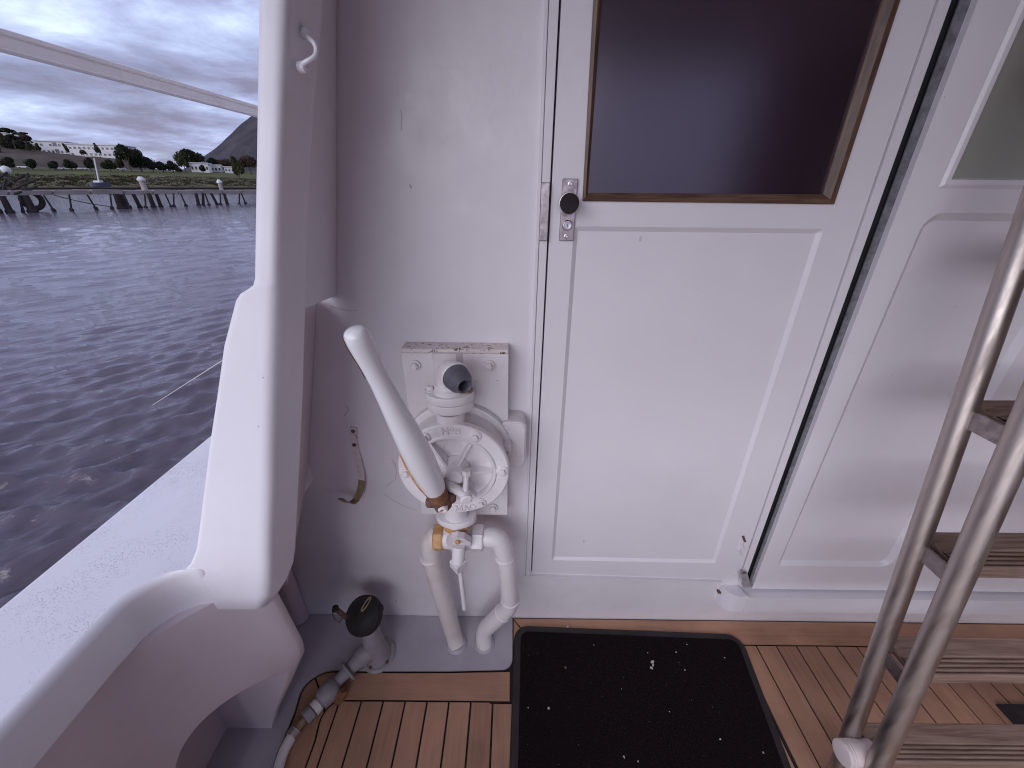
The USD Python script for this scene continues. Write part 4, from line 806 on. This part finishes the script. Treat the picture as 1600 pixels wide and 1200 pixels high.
# ================================================================== FAR SHORE: PIER
PA, PB = np.array([-41.3, 34.2]), np.array([-36.3, 58.0]); pd = (PB-PA)/np.linalg.norm(PB-PA); pn = np.array([pd[1], -pd[0]])
def onpier(px, py, off=0.0): return onp(px, py, (pn[0], pn[1], 0), pn@PA+off)
pier = thing('pier', 'old concrete topped pier on dark raking piles across the water', 'pier', (*PA, 0))
d0, d1 = onpier(-160, 305.6), onpier(470, 303.2); t0_, t1_ = onpier(-160, 298.2), onpier(470, 296.6)
nn3 = np.array([-pn[0], -pn[1], 0]);  nn3 = nn3 if nn3@np.array([-1, 0.2, 0]) > 0 else -nn3
SEG = 14
for i in range(SEG):
    f0, f1 = i/SEG, (i+1)/SEG-.004
    L_ = [d0+(d1-d0)*f0, d0+(d1-d0)*f1, t0_+(t1_-t0_)*f0, t0_+(t1_-t0_)*f1]; jz = RNG.normal(0, .03)
    obj('deck_slab', hull([p+nn3*w+[0, 0, jz] for p in L_ for w in (0, 2.4)]), 'pier_concrete', pier)
def pile(name, top, bot, r0_, r1_, off=.4, foot=1.5, m='pier_timber'):
    a, b = onpier(*top, off), onpier(*bot, off); b2 = b+(b-a)*.25
    P_ = [a, a*.6+b*.4, a*.18+b*.82, a*.10+b*.90, b, b2]; rr = [r0_, (r0_+r1_)/2, r1_, r1_*foot, r1_*foot*.95, r1_*foot*.8]
    obj(name, tube(P_, rr, 9), m, pier)
for tx, ty, bx, by, w in ((3, 306, 16, 332, 3.4), (38, 305, 52, 332, 4.4), (-14, 306, 0, 331, 2.0), (30, 305, 36, 331, 1.4), (181, 303, 190, 327, 4.0), (189, 304, 197, 326, 4.0), (208, 303, 220, 326, 2.6), (232, 302, 241, 325, 3.0), (244, 303, 252, 324, 2.4), (306, 302, 311, 322, 2.4), (317, 302, 318, 322, 1.9), (330, 302, 340, 321, 2.0), (350, 302, 356, 321, 2.3)):
    d = np.linalg.norm(onpier(tx, ty)-CAM)*.62/600; pile('pile', (tx, ty), (bx, by), w*d, w*d*1.15, .5, 1.35)
for tx, ty, bx, by in ((68, 305, 84, 329), (108, 304, 112, 329), (136, 304, 150, 326), (172, 303, 175, 326), (193, 303, 203, 324), (226, 303, 228, 325), (271, 302, 272, 323), (282, 302, 291, 322), (320, 302, 327, 321), (344, 302, 345, 320), (374, 302, 374, 320), (377, 302, 384, 318), (258, 303, 268, 324)):
    d = np.linalg.norm(onpier(tx, ty)-CAM)*.62/600; pile('brace_pile', (tx, ty), (bx, by), 1.15*d, 1.15*d, 1.0, 2.4)
c0, c1 = onpier(85, 305, .2), onpier(175, 323, .2); obj('sagging_cable', tube(spline([c0, (c0*.5+c1*.5)-[0, 0, .12], c1], 14), .035, 6), 'pier_timber', pier)
ty_ = onpier(50, 313, -.35)
obj('tyre', trimesh.creation.torus(.62, .20, 20, 10).apply_transform(trimesh.transformations.rotation_matrix(math.pi/2, [.3, 1, 0])).apply_translation(ty_), 'pier_timber', label='old tyre hanging from the left end of the pier', cat='tyre')
for px, py, s, lb in ((227, 292, .42, 'tall weathered bollard post on the middle of the pier'), (347, 293, .36, 'pale bollard post toward the right end of the pier')):
    p = onpier(px, py+6, -1.0)
    bl = thing('bollard', lb, 'bollard', tuple(p)); obj('post', lathe([(.34*s*2, -.3), (.30*s*2, .6), (.34*s*2, .95)], p, (0, 0, 1), 12), 'pier_concrete', bl); obj('post_cap', lathe([(.42*s*2, .95), (.44*s*2, 1.1), (.2*s*2, 1.35)], p, (0, 0, 1), 12), 'far_white', bl)
p = onpier(25, 296, -1.2)
bl = thing('pier_ruin', 'heap of broken timbers and a pale float on the pier, far left', 'debris', tuple(p))
for k in range(9):
    a = RNG.uniform(0, 3.14); q_ = p+np.array([RNG.normal(0, .9), RNG.normal(0, .9), 0]); obj('timber', tube([q_-[math.cos(a)*1.2, math.sin(a)*1.2, .3], q_+[math.cos(a)*1.0, math.sin(a)*1.0, RNG.uniform(.2, 1.3)]], .085, 7), 'pier_timber', bl)
obj('float', trimesh.creation.icosphere(2, .30).apply_translation(p+[0, 0, 1.45]), 'far_white', bl)

# ---- moored yacht with a pale mast
yb_ = atR(157, 290.5, 190); ya = thing('yacht', 'small dark hulled yacht with tall pale mast moored by the bank', 'yacht', tuple(yb_))
yd = np.array([.85, .5, 0])
ys = []
for t, w, s in ((-2.4, .5, .1), (-1.5, .95, 0), (0, 1.05, 0), (1.4, .8, .1), (2.4, .12, .3)):
    cxy = yb_+yd*t; sdv_ = np.array([-yd[1], yd[0], 0]); ys.append([cxy+sdv_*w+[0, 0, .9+s], cxy+sdv_*w*.8+[0, 0, -.3], cxy-sdv_*w*.8+[0, 0, -.3], cxy-sdv_*w+[0, 0, .9+s]])
obj('hull', loft(ys), 'hull_navy', ya); obj('cabin', box(yb_[0]-1.2, yb_[0]+.9, yb_[1]-.7, yb_[1]+.7, yb_[2]+.85, yb_[2]+1.5, .15), 'far_white', ya)
mtp = atR(147, 247, 190); obj('mast', tube([yb_+[0, 0, .9], mtp], [.20, .16], 8), 'far_white', ya)

# ---- buildings
def far_building(name, label, quad_px, R0, R1, depth, rows, cols, big, roofm='far_roof'):
    """quad_px: left x, right x, top y (left, right), bottom y (left, right)"""
    xa, xb, ta, tb, ba, bb = quad_px; A, B = atR(xa, ba, R0), atR(xb, bb, R1); At, Bt = atR(xa, ta, R0), atR(xb, tb, R1)
    zb_, zt2 = min(A[2], B[2])-1.5, (At[2]+Bt[2])/2; u = (B-A)*[1, 1, 0]; Lb = np.linalg.norm(u); u /= Lb; n_ = np.array([-u[1], u[0], 0]); n_ = n_ if n_@(-A) > 0 else -n_; A = A*[1, 1, 0]; H_ = zt2-zb_
    t = thing(name, label, 'building', (A[0], A[1], zb_))
    P_ = lambda a, d, z: A+u*a+n_*d+np.array([0, 0, z])
    obj('wall', hull([P_(a, d, z) for a in (0, Lb) for d in (0, -depth) for z in (zb_, zt2)]), 'far_white', t, smooth=False)
    obj('roof', hull([P_(a, d, z) for a in (-.5, Lb+.5) for d in (.5, -depth-.5) for z in (zt2+.02, zt2+.5)]), roofm, t, smooth=False)
    for r_ in range(rows):
        for k in range(cols):
            if RNG.random() < .08: continue
            f = (k+.5)/cols; wz = zb_+1.5+(H_-1.5)*(r_+.30)/rows; ww, hh = Lb/cols*.26, (H_-1.5)/rows*.34
            if k in big: ww, hh = Lb/cols*.46, (H_-1.5)/rows*.55
            obj('window', hull([P_(f*Lb+s*ww, d, wz+h) for s in (-1, 1) for d in (-.2, .06) for h in (0, hh)]), 'far_glass', t, smooth=False)
far_building('office_block', 'long white two storey block on the hillside, left one of the pair', (61, 109, 219, 224, 241, 241), 425, 418, 14, 2, 7, (4,))
far_building('office_block', 'long white two storey block on the hillside, right one of the pair', (111, 198, 224, 230, 243, 247), 416, 400, 14, 2, 12, (10,))
far_building('shed', 'low white roofed house among trees below the mountain, left of three', (300, 328, 255, 256, 269, 269), 352, 350, 9, 1, 5, (), 'far_white')
far_building('shed', 'low pale house among trees below the mountain, middle of three', (331, 347, 258, 259, 269, 269), 362, 361, 8, 1, 3, (), 'far_white')
far_building('shed', 'low pale house among trees below the mountain, right of three', (352, 367, 261, 262, 270, 270), 356, 355, 8, 1, 3, ())
for k, (xa, xb, ta, ba, R_) in enumerate(((2, 12, 208, 217, 455), (14, 24, 214, 221, 450), (28, 38, 212, 219, 452), (50, 60, 225, 234, 436))):
    far_building('hill_house', ['pale house high on the left hill, at the photo edge', 'low pale house on the left hill just below the highest one', 'small pale house near the crest of the left hill', 'small pale house beside the left office block'][k], (xa, xb, ta, ta+1, ba, ba), R_, R_-1, 8, 1, 3, ())

# ---- parked cars along the foot of the hill
def car(px, py, R_, m, lab, proto=None):
    p = atR(px, py, R_); a = math.degrees(math.atan2(p[1], p[0]))+90+RNG.normal(0, 8)
    if proto:
        x = UsdGeom.Xform.Define(stage, numbered('/World/parked_car')); x.AddTranslateOp().Set(Gf.Vec3d(*map(float, p))); x.AddRotateZOp().Set(a)
        x.GetPrim().GetReferences().AddInternalReference(proto); x.GetPrim().SetInstanceable(True)
        keys(x.GetPrim(), label=lab, category='car', group='cars parked below the hill'); return
    x = UsdGeom.Xform.Define(stage, numbered('/World/parked_car')); x.AddTranslateOp().Set(Gf.Vec3d(*map(float, p))); x.AddRotateZOp().Set(a); keys(x.GetPrim(), label=lab, category='car', group='cars parked below the hill')
    path = str(x.GetPath()); ORI[path] = np.zeros(3)
    obj('body', hull([(sx*2.2, sy*.88, z) for sx in (-1, 1) for sy in (-1, 1) for z in (.35, .75)]+[(sx*2.0, sy*.82, .95) for sx in (-1, 1) for sy in (-1, 1)]), m, path)
    obj('cabin', hull([(x_, sy*.8, .94) for x_ in (-1.9, .9) for sy in (-1, 1)]+[(x_, sy*.65, 1.5) for x_ in (-1.5, .2) for sy in (-1, 1)]), 'far_glass', path)
    for sx in (-1.35, 1.35):
        for sy in (-.8, .8): obj('wheel', lathe([(.33, -.1), (.33, .1)], (sx, sy, .33), (0, 1, 0), 12), 'car_dark', path)
    return path
CL = 'pale parked car between the two bushes below the left office block'
CLS = ['pale parked car at the far left end of the row', 'pale parked car right of the dark parked car', 'pale parked car beneath the gap of the office blocks', 'pale parked car left of the yacht mast', 'pale parked car hidden partly by the bush at the yacht mast', 'pale parked car at the right end of the row, by the large tree']
pw = car(38, 263, 338, 'car_white', CL)
for px, cl_ in zip((5, 94, 104, 124, 131, 190), CLS): car(px, 264+px*.01, 336+RNG.normal(0, 1.5), None, cl_, pw)
pdk = car(84, 264, 337, 'car_dark', 'dark parked car in the row along the foot of the hill')

# ---- trees: a few kinds, each tree a thing of its own
def crown_mesh(n, blobs, seed, size):
    g = np.random.default_rng(seed); V, Fc = [], []
    for k in range(n):
        b = blobs[g.integers(len(blobs))]; d = g.normal(size=3); d /= np.linalg.norm(d); r = (.55+.5*g.random())
        p = np.array(b[:3])+d*np.array([b[3], b[3], b[4]])*r; a, c_ = g.normal(size=3), g.normal(size=3); a /= np.linalg.norm(a); c_ -= a*(c_@a); c_ /= np.linalg.norm(c_); s = size*(.6+.8*g.random())
        i = len(V); V += [p+a*s, p-a*s*.5+c_*s*.8, p-a*s*.5-c_*s*.8, p+c_*s*.4+a*s*.2+g.normal(size=3)*s*.3]; Fc += [(i, i+1, i+2), (i, i+2, i+3)]
    return trimesh.Trimesh(np.array(V), np.array(Fc), process=False)
KINDS = {
 'round': ([(0, 0, .55, .42, .33), (.22, .1, .45, .28, .24), (-.25, -.1, .45, .30, .25), (0, .2, .72, .26, .2)], 'leaf_dark'),
 'spread': ([(0, 0, .72, .55, .16), (.35, .1, .62, .30, .15), (-.4, 0, .60, .30, .15), (.1, -.3, .80, .28, .13), (-.1, .3, .5, .3, .14)], 'leaf_dark'),
 'loose': ([(0, 0, .70, .28, .24), (.25, .1, .52, .24, .18), (-.22, .05, .5, .24, .2), (.05, -.15, .9, .16, .12)], 'leaf_olive'),
 'rusty': ([(0, 0, .62, .40, .28), (.28, 0, .5, .26, .2), (-.26, .1, .55, .25, .22)], 'leaf_rust')}
PROTO = {}
def tree(px, py, hpx, wpx, R_, kind, label):
    p = atR(px, py, R_); dd_ = np.linalg.norm(p-CAM); sc_ = math.hypot(1, (px-800)/F)
    d_ = (p-CAM)@fw; h = hpx*d_/600*1.02; w = wpx*d_/600/sc_*.95
    nm = numbered('/World/'+('tree' if kind != 'round' else 'bush'))
    x = UsdGeom.Xform.Define(stage, nm); x.AddTranslateOp().Set(Gf.Vec3d(*map(float, p-[0, 0, .03*h]))); x.AddRotateZOp().Set(float(RNG.uniform(0, 360))); x.AddScaleOp().Set(Gf.Vec3f(float(w), float(w), float(h)))
    keys(x.GetPrim(), label=label, category='tree' if kind != 'round' else 'bush')
    if kind in PROTO: x.GetPrim().GetReferences().AddInternalReference(PROTO[kind]); x.GetPrim().SetInstanceable(True); return
    PROTO[kind] = nm; ORI[nm] = np.zeros(3); bl_, lm = KINDS[kind]
    obj('trunk', tube([(0, 0, -.05), (.01, 0, .25), (0, .01, .6)], [.045, .035, .015], 8), 'trunk_bark', nm)
    obj('limb', tube([(0, 0, .3), (.12, .05, .5), (.22, .08, .6)], [.022, .016, .008], 6), 'trunk_bark', nm); obj('limb', tube([(0, 0, .32), (-.13, .02, .5), (-.24, .02, .58)], [.022, .016, .008], 6), 'trunk_bark', nm)
    obj('crown', crown_mesh(1500, bl_, len(PROTO), .055), lm, nm, smooth=False)
TL = [  # px, base py, height px, width px, range, kind, label
 (17, 266, 20, 30, 322, 'round', 'broad dark bush at the far left of the shore'),
 (52, 266, 17, 27, 324, 'round', 'dark bush between the parked cars below the left office block'),
 (86, 266, 14, 22, 326, 'round', 'small dark bush under the left office block'),
 (113, 266, 16, 24, 326, 'round', 'dark bush below the gap between the two office blocks'),
 (143, 267, 20, 20, 326, 'round', 'dark bush left of the yacht mast'),
 (174, 268, 18, 26, 326, 'round', 'dark bush right of the yacht mast'),
 (206, 269, 40, 30, 330, 'spread', 'large dark tree at the right end of the office blocks'),
 (222, 269, 34, 34, 336, 'round', 'dense dark clump beside the large tree by the offices'),
 (192, 268, 20, 22, 334, 'loose', 'olive loose tree before the right office block'),
 (240, 269, 22, 24, 338, 'round', 'low dark bush sloping down right of the office blocks'),
 (256, 269, 16, 24, 340, 'round', 'low dark bush at the dip in the skyline'),
 (272, 270, 18, 22, 342, 'round', 'dark bush left of the umbrella shaped tree'),
 (303, 270, 34, 40, 365, 'spread', 'dark umbrella shaped pine above the white houses'),
 (291, 270, 26, 22, 352, 'loose', 'loose olive tree left of the white houses'),
 (281, 270, 8, 14, 338, 'round', 'tiny dark bush before the white houses'),
 (318, 270, 12, 12, 338, 'round', 'small dark bush in front of the left white house'),
 (338, 270, 22, 20, 372, 'spread', 'dark tree behind the middle pale house'),
 (357, 271, 22, 30, 372, 'rusty', 'rust brown tree behind the right pale house'),
 (376, 284, 34, 26, 300, 'loose', 'bare looking olive tree on the bank at the right'),
 (392, 270, 26, 34, 350, 'rusty', 'reddish tree beside the pillar edge on the far shore'),
 (108, 243, 16, 12, 395, 'loose', 'thin olive tree at the gap between the office blocks'),
 (157, 246, 19, 12, 385, 'loose', 'thin olive tree before the right office block'),
 (132, 244, 10, 12, 388, 'rusty', 'small brown tree at the left of the right office block'),
 (63, 240, 14, 14, 405, 'loose', 'olive tree at the left corner of the left office block'),
 (6, 230, 26, 22, 425, 'rusty', 'brown tree on the left hill at the photo edge'),
 (22, 224, 12, 26, 445, 'spread', 'dark spreading tree among the hill houses'),
 (44, 226, 16, 26, 450, 'rusty', 'brown tree on the slope between hill houses and offices'),
 (16, 236, 20, 26, 418, 'round', 'dark round tree on the lower slope of the left hill'),
 (36, 238, 18, 24, 420, 'round', 'dark round tree above the left end of the parked cars'),
 (52, 240, 16, 22, 415, 'loose', 'olive tree on the slope just left of the office blocks'),
 (2, 246, 18, 24, 400, 'loose', 'olive tree low on the left hill at the photo edge'),
 (34, 217, 10, 26, 462, 'spread', 'low dark tree along the crest of the left hill'),
 (12, 213, 12, 30, 462, 'spread', 'low dark tree on the highest part of the left hill')]
for a in TL: tree(*a)
# scrub along the bank and the stakes of the waterline
sv = []
g2_ = np.random.default_rng(5)
bl2 = []
for k in range(900):
    px = g2_.uniform(-60, 420); s = g2_.random(); R_ = float(r0(px))+4+s*60; py = np.interp(s, [0, .31, 1], [tab(px, [(0, 291), (400, 292)]), tab(px, [(0, 283), (160, 283), (400, 287)]), tab(px, [(0, 274), (160, 274), (260, 276), (400, 280)])])
    p = atR(px, py, R_); bl2.append((*p, 1.0+2.0*g2_.random(), .25+.5*g2_.random()))
obj('shore_scrub', crown_mesh(26000, bl2, 8, .30), 'scrub_leaf', smooth=False, label='low brown green scrub covering the far bank', cat='scrub', kind='stuff')
wl0 = [atR(px, 294.5-.002*px, float(r0(px))+1.0) for px in np.linspace(-100, 420, 30)]
obj('seawall', cat_(*[hull([p+[0, 0, h] for p in (a, b, a+[-.8, .5, 0], b+[-.8, .5, 0]) for h in (-1.2, .25)]) for a, b in zip(wl0, wl0[1:])]), 'pier_timber', smooth=False, label='low dark seawall along the far waterline', cat='seawall')
